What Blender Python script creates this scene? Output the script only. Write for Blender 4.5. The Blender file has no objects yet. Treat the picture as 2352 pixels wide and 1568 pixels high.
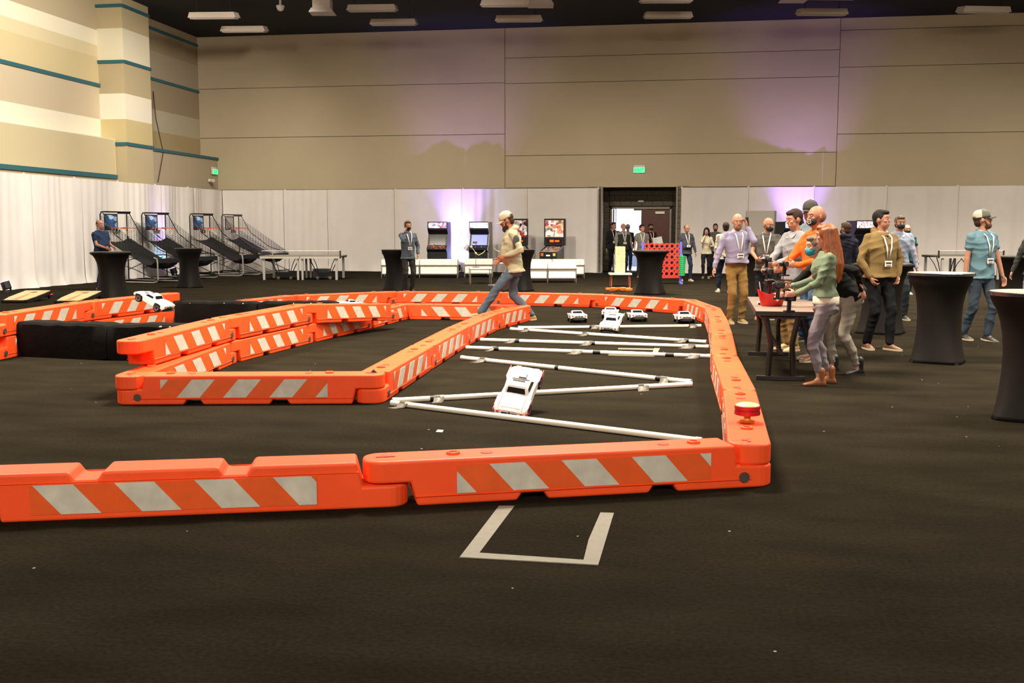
import bpy, bmesh, math, random
import numpy as np
from mathutils import Vector, Matrix, Euler
random.seed(7)
PI = math.pi
V = Vector
C = bpy.context.scene.collection
SC = bpy.context.scene

# ---------------------------------------------------------------- camera
FPX = 2400.0
YAW = math.radians(8.9)
PIT = math.atan(259 / FPX)
CAM = V((0, 0, 1.6))
cd = bpy.data.cameras.new('camera'); cam = bpy.data.objects.new('camera', cd); C.objects.link(cam)
cd.sensor_width = 36; cd.lens = 36 * FPX / 2352; cd.clip_end = 200
cam.location = CAM; cam.rotation_euler = (PI / 2 - PIT, 0, YAW)
SC.camera = cam
SC.view_settings.view_transform = 'Standard'; SC.view_settings.look = 'None'
SC.view_settings.gamma = 1; SC.view_settings.use_curve_mapping = False
SC.view_settings.exposure = 0.0
world = bpy.data.worlds.new('world'); SC.world = world; world.use_nodes = True
world.node_tree.nodes['Background'].inputs[0].default_value = (1, .93, .85, 1)
world.node_tree.nodes['Background'].inputs[1].default_value = 0.05

def area(loc, rot, sx, sy, e, col, spread=PI, kind='AREA'):
    l = bpy.data.lights.new('area_light', 'AREA'); l.shape = 'RECTANGLE'; l.size = sx; l.size_y = sy
    l.energy = e; l.color = col; l.spread = spread
    o = bpy.data.objects.new('area_light', l); C.objects.link(o); o.location = loc; o.rotation_euler = rot
    return o
def spot(loc, tgt, e, col, ang, blend=.6, r=.05):
    l = bpy.data.lights.new('spot_light', 'SPOT'); l.energy = e; l.color = col; l.spot_size = math.radians(ang)
    l.spot_blend = blend; l.shadow_soft_size = r
    o = bpy.data.objects.new('spot_light', l); C.objects.link(o); o.location = loc
    o.rotation_euler = (V(tgt) - V(loc)).to_track_quat('-Z', 'Y').to_euler()
    return o
WARM = (1, .87, .69)
K = dict(d1=2.5, d2=1.0, d3=1.35, fl=.95, lf=1.6, ww=.95, bf=.78, pu=.7, wo=1.0)
# the hall's rows of downlights (all above the frame)
for x, w1, w3 in ((-10, 1.1, .5), (-2, 1.25, 1), (6, .85, 1.1), (14, .6, 1.1)):
    area((x, 11.3, 8.2), (0, 0, 0), 2.5, 1.6, 450 * w1 * K['d1'], WARM, math.radians(130))
    area((x, 19.5, 8.2), (0, 0, 0), 2.5, 1.6, 900 * w3 * K['d2'], WARM, math.radians(140))
    area((x, 27, 8.2), (0, 0, 0), 2.5, 1.6, 900 * w3 * K['d3'], WARM, math.radians(125))
# added spots, out of view, brightening the foot of the back wall and drapes
for x in (-12, -6, 1, 8, 15):
    spot((x, 25.0, 8.2), (x, 38.5, .2), 2600 * K['fl'], WARM, 66, 1, .3)
spot((-9, 26, 8.0), (-17.8, 36.5, 2.6), 2200 * K['lf'], WARM, 60, 1, .3)  # added spot that lifts the far left wall beyond the pilaster
# added spots washing the left wall so the pilaster shades the part beyond
for y in (12, 19, 26):
    spot((-11.5, y, 8.0), (-18.2, y + 2.0, 4.6), 2200 * K['ww'], (1, .92, .76), 110, .8, .3)
# added fill lights behind the camera, brightening the sides that face it
for x in (-8, 0, 8): area((x, -6.5, 6.5), (math.radians(72), 0, 0), 4, 1.5, 900 * K['bf'], (1, .86, .70))
world.node_tree.nodes['Background'].inputs[1].default_value = .05 * K['wo']
# daylight behind the open door
DOORLIGHT = 60

# ---------------------------------------------------------------- pixel-frame surveying
Fv = V((-math.sin(YAW) * math.cos(PIT), math.cos(YAW) * math.cos(PIT), -math.sin(PIT)))
Rv = V((math.cos(YAW), math.sin(YAW), 0)); Uv = Rv.cross(Fv)
def ray(px, py): return Fv + Rv * ((px - 1176) / FPX) + Uv * ((784 - py) / FPX)
def G(px, py, z=0.0):
    d = ray(px, py); return CAM + d * ((z - CAM.z) / d.z)
def onY(px, py, Y):
    d = ray(px, py); return CAM + d * (Y / d.y)
def onX(px, py, X):
    d = ray(px, py); return CAM + d * (X / d.x)
def scale_at(p): return FPX / (V(p) - CAM).dot(Fv)      # pixels per metre

# ---------------------------------------------------------------- materials
def srgb(c):
    if isinstance(c, str):
        c = c.lstrip('#'); c = [int(c[i:i + 2], 16) / 255 for i in (0, 2, 4)]
        c = [x / 12.92 if x <= .04045 else ((x + .055) / 1.055) ** 2.4 for x in c]
    return (c[0], c[1], c[2], 1)
_m = {}
def mat(col, rough=.6, metal=0, var=0, vs=8, bump=0, bs=40, emit=None, es=1, name=None, spec=None, aniso=None):
    key = (str(col), rough, metal, var, vs, bump, bs, str(emit), es, spec, str(aniso))
    if key in _m: return _m[key]
    m = bpy.data.materials.new(name or 'material'); m.use_nodes = True
    nt = m.node_tree; b = nt.nodes['Principled BSDF']; L = nt.links.new
    rgb = srgb(col)
    b.inputs['Base Color'].default_value = rgb; b.inputs['Roughness'].default_value = rough
    b.inputs['Metallic'].default_value = metal
    if spec is not None: b.inputs['Specular IOR Level'].default_value = spec
    if var or bump:
        tc = nt.nodes.new('ShaderNodeTexCoord'); mp = nt.nodes.new('ShaderNodeMapping')
        L(tc.outputs['Object'], mp.inputs[0])
        if aniso: mp.inputs['Scale'].default_value = aniso
    if var:
        n = nt.nodes.new('ShaderNodeTexNoise'); n.inputs['Scale'].default_value = vs; n.inputs['Detail'].default_value = 5
        L(mp.outputs[0], n.inputs['Vector'])
        r = nt.nodes.new('ShaderNodeMapRange'); r.inputs[1].default_value = .3; r.inputs[2].default_value = .7
        r.inputs[3].default_value = 1 - var; r.inputs[4].default_value = 1 + var * .6
        L(n.outputs[0], r.inputs[0])
        mx = nt.nodes.new('ShaderNodeVectorMath'); mx.operation = 'SCALE'; mx.inputs[0].default_value = rgb[:3]
        L(r.outputs[0], mx.inputs['Scale']); L(mx.outputs[0], b.inputs['Base Color'])
    if bump:
        n2 = nt.nodes.new('ShaderNodeTexNoise'); n2.inputs['Scale'].default_value = bs; n2.inputs['Detail'].default_value = 4
        L(mp.outputs[0], n2.inputs['Vector'])
        bp = nt.nodes.new('ShaderNodeBump'); bp.inputs['Strength'].default_value = bump; bp.inputs['Distance'].default_value = .02
        L(n2.outputs[0], bp.inputs['Height']); L(bp.outputs[0], b.inputs['Normal'])
    if emit is not None:
        b.inputs['Emission Color'].default_value = srgb(emit); b.inputs['Emission Strength'].default_value = es
    _m[key] = m
    return m

# ---------------------------------------------------------------- mesh builder
class MB:
    def __init__(s): s.v = []; s.f = []
    def add(s, vs, fs):
        o = len(s.v); s.v += [tuple(v) for v in vs]; s.f += [tuple(i + o for i in f) for f in fs]; return s
    def box(s, c, d, rot=None):
        c = V(c); x, y, z = d[0] / 2, d[1] / 2, d[2] / 2
        R = rot.to_3x3() if isinstance(rot, Matrix) else (Euler(rot).to_matrix() if rot else Matrix.Identity(3))
        vs = [c + R @ V((a * x, b * y, e * z)) for e in (-1, 1) for b in (-1, 1) for a in (-1, 1)]
        return s.add(vs, [(0, 2, 3, 1), (4, 5, 7, 6), (0, 1, 5, 4), (2, 6, 7, 3), (0, 4, 6, 2), (1, 3, 7, 5)])
    def bar(s, p, q, w, h=None):          # square bar between points
        p = V(p); q = V(q); h = h or w; d = q - p
        R = d.to_track_quat('Y', 'Z').to_matrix()
        return s.box((p + q) / 2, (w, d.length, h), R.to_4x4())
    def cyl(s, p, q, r, r2=None, n=12, cap=True):
        p = V(p); q = V(q); r2 = r if r2 is None else r2
        R = (q - p).to_track_quat('Z', 'Y').to_matrix(); vs = []
        for P, rr in ((p, r), (q, r2)):
            for i in range(n):
                a = 2 * PI * i / n; vs.append(P + R @ V((rr * math.cos(a), rr * math.sin(a), 0)))
        fs = [(i, (i + 1) % n, n + (i + 1) % n, n + i) for i in range(n)]
        if cap: fs += [tuple(range(n - 1, -1, -1)), tuple(range(n, 2 * n))]
        return s.add(vs, fs)
    def tube(s, pts, r, n=8, closed=False):
        pts = [V(p) for p in pts]; m = len(pts); vs = []
        up = V((0, 0, 1)); prev = None
        for i, p in enumerate(pts):
            a = pts[i - 1] if (i > 0 or closed) else p; b = pts[(i + 1) % m] if (i < m - 1 or closed) else p
            d = (b - a).normalized()
            if prev is None:
                prev = d.orthogonal().normalized() if abs(d.dot(up)) > .95 else d.cross(up).normalized()
            x = (prev - d * prev.dot(d)).normalized(); y = d.cross(x); prev = x
            rr = r[i] if isinstance(r, (list, tuple)) else r
            for k in range(n):
                t = 2 * PI * k / n; vs.append(p + x * rr * math.cos(t) + y * rr * math.sin(t))
        fs = []
        for i in range(m if closed else m - 1):
            j = (i + 1) % m
            for k in range(n): fs.append((i * n + k, i * n + (k + 1) % n, j * n + (k + 1) % n, j * n + k))
        if not closed: fs += [tuple(range(n - 1, -1, -1)), tuple(range((m - 1) * n, m * n))]
        return s.add(vs, fs)
    def ell(s, c, r, rot=None, n=14, m=9):
        c = V(c); R = (rot.to_3x3() if isinstance(rot, Matrix) else Euler(rot).to_matrix()) if rot else Matrix.Identity(3)
        vs = [c + R @ V((0, 0, -r[2]))]
        for j in range(1, m):
            t = -PI / 2 + PI * j / m
            for i in range(n):
                a = 2 * PI * i / n
                vs.append(c + R @ V((r[0] * math.cos(t) * math.cos(a), r[1] * math.cos(t) * math.sin(a), r[2] * math.sin(t))))
        vs.append(c + R @ V((0, 0, r[2]))); N = len(vs) - 1; fs = []
        for i in range(n): fs.append((0, 1 + (i + 1) % n, 1 + i))
        for j in range(m - 2):
            for i in range(n):
                a = 1 + j * n + i; b = 1 + j * n + (i + 1) % n; fs.append((a, b, b + n, a + n))
        for i in range(n): fs.append((N, 1 + (m - 2) * n + i, 1 + (m - 2) * n + (i + 1) % n))
        return s.add(vs, fs)
    def cap(s, p, r, q, r2, n=12):        # tapered capsule
        p = V(p); q = V(q); s.cyl(p, q, r, r2, n); s.ell(p, (r, r, r), None, n, 8); s.ell(q, (r2, r2, r2), None, n, 8); return s
    def loft(s, rings):
        n = len(rings[0]); vs = [v for r in rings for v in r]; fs = []
        for i in range(len(rings) - 1):
            for k in range(n): fs.append((i * n + k, i * n + (k + 1) % n, (i + 1) * n + (k + 1) % n, (i + 1) * n + k))
        fs += [tuple(range(n - 1, -1, -1)), tuple(range((len(rings) - 1) * n, len(rings) * n))]
        return s.add(vs, fs)
    def lathe(s, prof, c=(0, 0, 0), n=32, lobe=None):
        rings = []
        for r, z in prof:
            ring = []
            for i in range(n):
                a = 2 * PI * i / n; rr = r * (lobe(a, z) if lobe else 1)
                ring.append((c[0] + rr * math.cos(a), c[1] + rr * math.sin(a), c[2] + z))
            rings.append(ring)
        return s.loft(rings)
    def prism(s, poly, axis, lo, hi):     # polygon extruded along axis ('x': poly=(y,z); 'y': (x,z); 'z': (x,y))
        def P(a, b, t): return {'x': (t, a, b), 'y': (a, t, b), 'z': (a, b, t)}[axis]
        n = len(poly); vs = [P(a, b, lo) for a, b in poly] + [P(a, b, hi) for a, b in poly]
        fs = [(i, (i + 1) % n, n + (i + 1) % n, n + i) for i in range(n)] + [tuple(range(n - 1, -1, -1)), tuple(range(n, 2 * n))]
        return s.add(vs, fs)
    def xf(s, M):
        s.v = [tuple(M @ V(v)) for v in s.v]; return s
    def mesh(s, name, m, smooth=False, recalc=True):
        me = bpy.data.meshes.new(name); me.from_pydata(s.v, [], s.f)
        if recalc:
            bm = bmesh.new(); bm.from_mesh(me); bmesh.ops.recalc_face_normals(bm, faces=bm.faces); bm.to_mesh(me); bm.free()
        me.materials.append(m)
        if smooth:
            me.polygons.foreach_set('use_smooth', [True] * len(me.polygons))
            if smooth != 'all' and hasattr(me, 'set_sharp_from_angle'): me.set_sharp_from_angle(angle=math.radians(40))
        return me
def tag(o, label=None, cat=None, group=None, kind=None):
    if label: o['label'] = label
    if cat: o['category'] = cat
    if group: o['group'] = group
    if kind: o['kind'] = kind
    return o
def empty(name, loc=(0, 0, 0), rz=0, label=None, cat=None, group=None):
    o = bpy.data.objects.new(name, None); C.objects.link(o); o.location = loc; o.rotation_euler = (0, 0, rz)
    o.empty_display_size = .1
    return tag(o, label, cat, group)
def obj(name, mb, m, parent=None, smooth=False, bevel=0, seg=2, loc=None, label=None):
    me = mb.mesh(name, m, smooth) if isinstance(mb, MB) else mb
    o = bpy.data.objects.new(name, me); C.objects.link(o)
    if parent: o.parent = parent
    if bevel:
        b = o.modifiers.new('bevel', 'BEVEL'); b.width = bevel; b.segments = seg; b.limit_method = 'ANGLE'
    if loc: o.location = loc
    if label: o['label'] = label
    return o
def copy_tree(o, parent=None):
    c = o.copy(); C.objects.link(c)
    if parent: c.parent = parent
    for ch in list(o.children): copy_tree(ch, c)
    return c
def face_rot(deg): return YAW + math.radians(180 + deg)   # 0 = towards the camera, 90 = picture right
def text_obj(name, s, size, m, parent, loc, rot, ext=.002, align='CENTER'):
    cu = bpy.data.curves.new(name, 'FONT'); cu.body = s; cu.size = size; cu.extrude = ext
    cu.align_x = align; cu.align_y = 'CENTER'; cu.materials.append(m); cu.resolution_u = 3
    t = bpy.data.objects.new('t', cu); me = bpy.data.meshes.new_from_object(t)
    me.name = name; bpy.data.objects.remove(t)
    o = bpy.data.objects.new(name, me); C.objects.link(o); o.parent = parent; o.location = loc; o.rotation_euler = rot
    return o

# ---------------------------------------------------------------- the setting
YB = 38.0            # back drape line
YW = 38.5            # back wall face
XC = -17.15          # left drape line
XL = -18.2           # left wall face
XR, YR = 20.0, -8.0
ZC = onY(1400, 57, YW).z     # ceiling height
carp = mat('#242321', .95, var=0, spec=.1)
def carpet_mat():
    m = bpy.data.materials.new('carpet'); m.use_nodes = True; nt = m.node_tree; L = nt.links.new
    b = nt.nodes['Principled BSDF']; b.inputs['Roughness'].default_value = .95; b.inputs['Specular IOR Level'].default_value = .01
    tc = nt.nodes.new('ShaderNodeTexCoord')
    n1 = nt.nodes.new('ShaderNodeTexNoise'); n1.inputs['Scale'].default_value = 1.1; n1.inputs['Detail'].default_value = 6
    mp = nt.nodes.new('ShaderNodeMapping'); mp.inputs['Scale'].default_value = (1.0, 2.2, 1); mp.inputs['Rotation'].default_value = (0, 0, YAW)
    n2 = nt.nodes.new('ShaderNodeTexNoise'); n2.inputs['Scale'].default_value = 45; n2.inputs['Detail'].default_value = 3
    L(tc.outputs['Object'], mp.inputs[0]); L(mp.outputs[0], n1.inputs['Vector']); L(tc.outputs['Object'], n2.inputs['Vector'])
    cr = nt.nodes.new('ShaderNodeValToRGB'); e = cr.color_ramp.elements
    e[0].position = .3; e[0].color = (.0130, .0108, .0070, 1); e[1].position = .75; e[1].color = (.0215, .0180, .0118, 1)
    L(n1.outputs[0], cr.inputs[0])
    r = nt.nodes.new('ShaderNodeMapRange'); r.inputs[1].default_value = .3; r.inputs[2].default_value = .7; r.inputs[3].default_value = .8; r.inputs[4].default_value = 1.25
    L(n2.outputs[0], r.inputs[0])
    v = nt.nodes.new('ShaderNodeVectorMath'); v.operation = 'SCALE'; L(cr.outputs[0], v.inputs[0]); L(r.outputs[0], v.inputs['Scale'])
    # sparse lint specks
    vo = nt.nodes.new('ShaderNodeTexVoronoi'); vo.inputs['Scale'].default_value = 2.8; L(tc.outputs['Object'], vo.inputs['Vector'])
    lt = nt.nodes.new('ShaderNodeMath'); lt.operation = 'LESS_THAN'; lt.inputs[1].default_value = .024; L(vo.outputs['Distance'], lt.inputs[0])
    mix = nt.nodes.new('ShaderNodeMix'); mix.data_type = 'RGBA'; L(lt.outputs[0], mix.inputs['Factor']); L(v.outputs[0], mix.inputs['A'])
    mix.inputs['B'].default_value = (.35, .32, .27, 1); L(mix.outputs['Result'], b.inputs['Base Color'])
    bp = nt.nodes.new('ShaderNodeBump'); bp.inputs['Strength'].default_value = .5; bp.inputs['Distance'].default_value = .01
    L(n2.outputs[0], bp.inputs['Height']); L(bp.outputs[0], b.inputs['Normal'])
    return m
def struct(name, mb, m, **k):
    o = obj(name, mb, m, **k); o['kind'] = 'structure'; return o
struct('floor', MB().box(((XL + XR) / 2, (YR + 46) / 2, -.1), (XR - XL + 2, 46 - YR, .2)), carpet_mat())
struct('ceiling', MB().box(((XL + XR) / 2, (YR + 40) / 2, ZC + .15), (XR - XL + 2, 42 - YR, .3)), mat('#0b0b10', .9))
BEIGE = mat((.52, .44, .31), .85, var=.04, vs=.7)
# left wall: bands of paint at the heights surveyed on the pilaster edge
def zl(py, px=225, X=XL): return onX(px, py, X).z
bands = [(-1, (.50, .41, .26)), (zl(404), (.62, .53, .34)), (zl(322), (.86, .80, .66)), (zl(276), (.60, .50, .36)),
         (zl(197), (.66, .55, .32)), (zl(135), (.72, .62, .40)), (zl(105), (.86, .79, .62)), (zl(72), (.50, .41, .27))]
def band_mat(bands, name):
    m = bpy.data.materials.new(name); m.use_nodes = True; nt = m.node_tree; L = nt.links.new
    b = nt.nodes['Principled BSDF']; b.inputs['Roughness'].default_value = .8
    g = nt.nodes.new('ShaderNodeNewGeometry'); sp = nt.nodes.new('ShaderNodeSeparateXYZ'); L(g.outputs['Position'], sp.inputs[0])
    mr = nt.nodes.new('ShaderNodeMapRange'); mr.inputs[1].default_value = 0; mr.inputs[2].default_value = 12; L(sp.outputs['Z'], mr.inputs[0])
    cr = nt.nodes.new('ShaderNodeValToRGB'); cr.color_ramp.interpolation = 'CONSTANT'; E = cr.color_ramp.elements
    while len(E) > 1: E.remove(E[0])
    E[0].position = 0; E[0].color = (*bands[0][1], 1)
    for z, c in bands[1:]:
        e = E.new(max(0, min(1, z / 12))); e.color = (*c, 1)
    L(mr.outputs[0], cr.inputs[0]); L(cr.outputs[0], b.inputs['Base Color']); return m
bw = band_mat(bands, 'striped_wall_paint')
zt = lambda px, py, X: onX(px, py, X).z
XP = -17.33
YP0 = onX(290, 300, XP).y; YP1 = onX(350, 300, XP).y
pb = [(-1, (.52, .44, .28)), (zt(290, 330, XP), (.60, .50, .27)), (zt(290, 274, XP), (.84, .79, .66)), (zt(290, 218, XP), (.48, .40, .25)),
      (zt(290, 143, XP), (.80, .74, .58)), (zt(290, 68, XP), (.52, .43, .26))]
pm = band_mat(pb, 'striped_pilaster_paint')
fb = [(-1, (.46, .39, .28)), (zt(352, 343, XL), (.42, .34, .19)), (zt(352, 302, XL), (.50, .45, .34)), (zt(352, 253, XL), (.36, .29, .19)),
      (zt(352, 182, XL), (.42, .36, .27)), (zt(352, 118, XL), (.36, .29, .18))]
fm = band_mat(fb, 'striped_far_shaded')  # bands darkened: the shade beyond the pilaster is put into the colour
struct('wall_left', MB().box((XL - .2, (YR + YP0) / 2, ZC / 2), (.4, YP0 - YR, ZC)), bw)
struct('wall_left', MB().box((XL - .2, (YP1 + YW) / 2, ZC / 2), (.4, YW - YP1 + .4, ZC)), fm)
struct('wall_left', MB().box(((XL + XP) / 2 - .2, (YP0 + YP1) / 2, ZC / 2), (XP - XL + .4, YP1 - YP0, ZC)), pm)
# thicker lower wall on both sides of the pilaster
ZLO = zl(319); struct('wall_left', MB().box((-18.0, (YR + YP0 - .02) / 2, ZLO / 2), (.6, YP0 - .04 - YR, ZLO)), bw)
ZLF = zt(352, 340, -17.5)
struct('wall_left', MB().box((-17.85, (YP1 + YW) / 2 + .02, ZLF / 2), (.7, YW - YP1 - .06, ZLF)), fm)
TEAL = mat('#2f6470', .6)
def strip(p0, p1, X, h=.1, y0=None, y1=None, n=[0]):
    z = onX(p0[0], p0[1], X).z; a = onX(p0[0], p0[1], X).y if y0 is None else y0; b = onX(p1[0], p1[1], X).y if y1 is None else y1
    n[0] += 1
    struct('trim_%d' % n[0], MB().box((X + .02, (a + b) / 2, z), (.06, abs(b - a), h)), TEAL)
strip((225, 196), (225, 196), XL, .11, y0=YR, y1=YP0)
strip((264, 406), (264, 406), -17.7, .13, y0=YR, y1=YP0 - .06)
for y in (17, 143, 330):
    strip((290, y), (290, y), XP, .1, y0=YP0, y1=YP1)
    z = onX(290, y, XP).z
    struct('trim_9', MB().box(((XL + XP) / 2 if y < 300 else (-17.7 + XP) / 2, YP0 - .02, z), (XP - XL if y < 300 else .4, .06, .1)), TEAL)
strip((352, 67), (352, 67), XL, .1, y0=YP1, y1=YW)
strip((352, 182), (352, 182), XL, .1, y0=YP1, y1=YW)
strip((352, 343), (352, 343), -17.5, .1, y0=YP1, y1=YW)
# back wall: backing with separate panels, joints between them
xd0 = onY(1381, 500, YW).x; xd1 = onY(1556, 500, YW).x; zd = onY(1460, 428, YW).z
xj1 = onY(1160, 300, YW).x; xj2 = onY(1923, 300, YW).x
bk = MB()
bk.box(((XL + xd0) / 2, YW + .45, zd / 2), (xd0 - XL, .8, zd)).box(((XR + xd1) / 2, YW + .45, zd / 2), (XR - xd1, .8, zd))
bk.box(((XL + XR) / 2, YW + .45, (zd + ZC) / 2), (XR - XL, .8, ZC - zd))
back = struct('wall_back', bk, mat((.2, .16, .1), .9))
zj = lambda px, py: onY(px, py, YW).z
cols = [(XL, xj1, [zj(1150, 433), zj(1150, 308), zj(1150, 190), ZC]),
        (xj1, xj2, [zj(1500, 430), zj(1500, 354), zj(1500, 185), zj(1500, 125), ZC]),
        (xj2, XR, [zj(2000, 431), zj(2000, 307), zj(2000, 153), zj(2000, 68), ZC])]
for a, b, zz in cols:
    for i in range(len(zz) - 1):
        obj('wall_panel', MB().box(((a + b) / 2, YW + .02, (zz[i] + zz[i + 1]) / 2), (b - a - .02, .06, zz[i + 1] - zz[i] - .02)), BEIGE, back)
# block piers beside the recess and recessed doorway
CMU = mat((.20, .175, .13), .9, var=.25, vs=14, bump=.4, bs=60)
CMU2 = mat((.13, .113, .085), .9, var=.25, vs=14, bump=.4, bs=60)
_pb = MB()
YD = YW + 1.25
xf0 = onY(1402, 550, YD).x; xf1 = onY(1541, 550, YD).x; zf = onY(1470, 476, YD).z
_pb.box(((xd0 - .2 + xf0) / 2, YD + .14, zd / 2), (xf0 - xd0 + .2, .08, zd)).box(((xd1 + .5 + xf1) / 2, YD + .14, zd / 2), (xd1 + .5 - xf1, .08, zd)).box(((xf0 + xf1) / 2, YD + .14, (zf + zd + .5) / 2), (xf1 - xf0 + .2, .08, zd + .5 - zf))
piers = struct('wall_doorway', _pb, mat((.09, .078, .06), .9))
zc = zd
def blocks(x0, x1, y, dy, name='block', m=CMU, zs=(0, None), bw_=.4):
    z = zs[0]; top = zs[1] or zc; r = 0
    while z < top - .02:
        h = min(.2, top - z); x = x0 - (.2 if r % 2 else 0)
        while x < x1 - .01:
            a = max(x, x0); b = min(x + bw_, x1)
            if b - a > .03: obj(name, MB().box(((a + b) / 2, y, z + h / 2), (b - a - .012, dy, h - .012)), m, piers)
            x += bw_
        z += .2; r += 1
xpl = onY(1366, 500, YW).x; xpr = onY(1566, 500, YW).x
blocks(xpl - .25, xd0, YW - .06, .16); blocks(xd1, xpr + .25, YW - .06, .16)
YD = YW + 1.25
xf0 = onY(1402, 550, YD).x; xf1 = onY(1541, 550, YD).x; zf = onY(1470, 476, YD).z
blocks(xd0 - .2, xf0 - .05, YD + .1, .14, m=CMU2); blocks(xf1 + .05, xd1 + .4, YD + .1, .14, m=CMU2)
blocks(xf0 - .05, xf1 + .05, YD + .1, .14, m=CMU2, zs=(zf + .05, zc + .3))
rec = MB().box((xd0 - .1, (YW + YD) / 2 + .2, zd / 2), (.2, YD - YW + .1, zd)).box((xd1 + .3, (YW + YD) / 2 + .2, zd / 2), (.2, YD - YW + .1, zd))
rec.box(((xd0 + xd1) / 2, (YW + YD) / 2 + .3, zd + .1), (xd1 - xd0 + .6, YD - YW, .2))
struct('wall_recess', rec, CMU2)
STEEL = mat('#8f8a7e', .5, .2)
jb = MB().box((xd0 + .03, YW - .02, zd / 2), (.06, .35, zd)).box((xd1 - .03, YW - .02, zd / 2), (.06, .35, zd))
struct('trim_20', jb, mat((.34, .30, .23), .7))
# double door: left leaf open, right leaf closed
door = empty('door_1', ((xf0 + xf1) / 2, YD, 0)); door['kind'] = 'structure'
W = xf1 - xf0; H = zf
obj('door_frame', MB().box((-W / 2 + .03, 0, H / 2), (.06, .16, H)).box((W / 2 - .03, 0, H / 2), (.06, .16, H)).box((0, 0, H - .03), (W, .16, .06)), STEEL, door)
obj('door_frame', MB().box((-.02, .02, H - .09), (.5, .1, .06)), mat('#55534e', .5, .4), door)
xm = onY(1472, 550, YD).x - (xf0 + xf1) / 2
BR = mat('#5a2a20', .45, var=.12, vs=3, aniso=(8, 8, 1))
lw = W / 2 - .06 - xm
leaf = obj('door_leaf', MB().box(((xm + W / 2 - .06) / 2, .03, H / 2 - .02), (W / 2 - .06 - xm, .05, H - .08)), BR, door)
obj('door_closer', MB().box((W / 2 - .42, -.03, H - .2), (.34, .08, .09)), mat('#c9c4b8', .4, .5), leaf)
obj('push_bar', MB().box(((xm + W / 2 - .06) / 2, -.05, 1.0), (lw * .85, .07, .06)), STEEL, leaf)
leaf2 = obj('door_leaf', MB().box((-W / 2 + .1, .62, H / 2 - .02), (.05, 1.0, H - .08)), BR, door)
struct('trim_21', MB().box((onY(1472, 462, YW + 1.15).x, YD - .02, onY(1472, 462, YD).z), (.2, .05, .07)), mat('#c9c2ae', .5))
# bright lobby behind the door
lob = MB()
lob.box(((xf0 + xf1) / 2, 44.9, 1.8), (9, .1, 3.6))
struct('wall_lobby', lob, mat((.85, .9, 1.0), .8))
struct('wall_lobby', MB().box((xf0 - 3, 42.5, 1.8), (.1, 5, 3.6)).box((xf1 + 3, 42.5, 1.8), (.1, 5, 3.6)), mat((.8, .83, .9), .8))
struct('ceiling_lobby', MB().box(((xf0 + xf1) / 2, 42.4, 3.7), (9, 5.2, .1)), mat((.9, .9, .9), .8))
struct('floor_lobby', MB().box(((xf0 + xf1) / 2, 42.6, .01), (9, 5.4, .03)), mat((.5, .55, .62), .25))
win = empty('window_1', ((xf0 + xf1) / 2, 44.8, 0)); win['kind'] = 'structure'
for i in range(6):
    obj('pane', MB().box((-3.1 + i * 1.25, 0, 1.95), (1.19, .03, 2.9)), mat((.8, .88, 1), .5, emit=(.85, .92, 1), es=5), win)
    obj('mullion', MB().box((-3.72 + i * 1.25, -.03, 1.95), (.06, .08, 3.0)), mat('#9fb4cf', .5), win)
obj('window_sill', MB().box((0, -.08, .5), (7.6, .2, .1)), mat('#5b7da0', .5), win)
# unseen walls that close the hall
struct('wall_right', MB().box((XR + .2, (YR + 40) / 2, ZC / 2), (.4, 42 - YR, ZC)), BEIGE)
struct('wall_rear', MB().box(((XL + XR) / 2, YR - .2, ZC / 2), (XR - XL, .4, ZC)), BEIGE)
# ---------------------------------------------------------------- ceiling fixtures
FIXM = mat((.62, .56, .5), .6); FIXD = mat((.45, .40, .37), .5)
def fixture(px, py, tilt, label, w=1.5):
    p = G(px, py, ZC - .75)
    t = empty('ceiling_light', p, 0, label, 'ceiling light', 'high bay lights on the black ceiling')
    t.rotation_euler = (math.radians(8), 0, YAW + math.radians(tilt))
    obj('housing', MB().prism([(-w / 2, .0), (w / 2, .0), (w / 2 - .06, .16), (-w / 2 + .06, .16)], 'y', -.26, .26), FIXM, t)
    obj('diffuser', MB().box((0, 0, -.02), (w - .1, .42, .04)), FIXD, t)
    for k in (-1, 1): obj('hanger', MB().cyl((k * w * .35, 0, .16), (k * w * .35, 0, .72), .012, n=6), mat('#1a1a1c', .6), t)
    return t
for (px, py, tl, lb) in [
    (492, 41, -3, 'leftmost long ceiling light, high in the corner above the left pilaster'),
    (562, 72, -3, 'long ceiling light lowest in view above the left corner of the back wall'),
    (856, 24, -3, 'long ceiling light to the right of the square boxed ceiling lamp'),
    (905, 56, -3, 'long ceiling light just above the back wall, right of the left corner'),
    (1162, 13, -2, 'long ceiling light above and left of the small box at the top centre'),
    (1192, 48, -2, 'long ceiling light just above the back wall at the middle seam'),
    (1529, 4, 0, 'long ceiling light cut off by the top edge, right of centre'),
    (1534, 40, 0, 'long ceiling light just above the back wall, left of the purple glow'),
    (1908, -4, 2, 'long ceiling light cut off by the top edge above the purple lit one'),
    (1887, 33, 2, 'purple tinted long ceiling light above the purple glow on the wall'),
    (2258, 28, 4, 'rightmost long ceiling light near the right corner of the frame')]:
    fixture(px, py, tl, lb)
def boxlamp(px, py, lb):
    p = G(px, py, ZC - .9)
    t = empty('ceiling_box_lamp', p, YAW, lb, 'ceiling lamp', 'square boxed ceiling lamps')
    obj('housing', MB().box((0, 0, .14), (.52, .45, .3)), FIXM, t, bevel=.01)
    obj('lens', MB().prism([(-.36, -.12), (.36, -.12), (.28, 0), (-.28, 0)], 'y', -.3, .3), FIXD, t)
    obj('hanger', MB().cyl((0, 0, .28), (0, 0, .88), .02, n=6), mat('#1a1a1c', .6), t)
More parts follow.
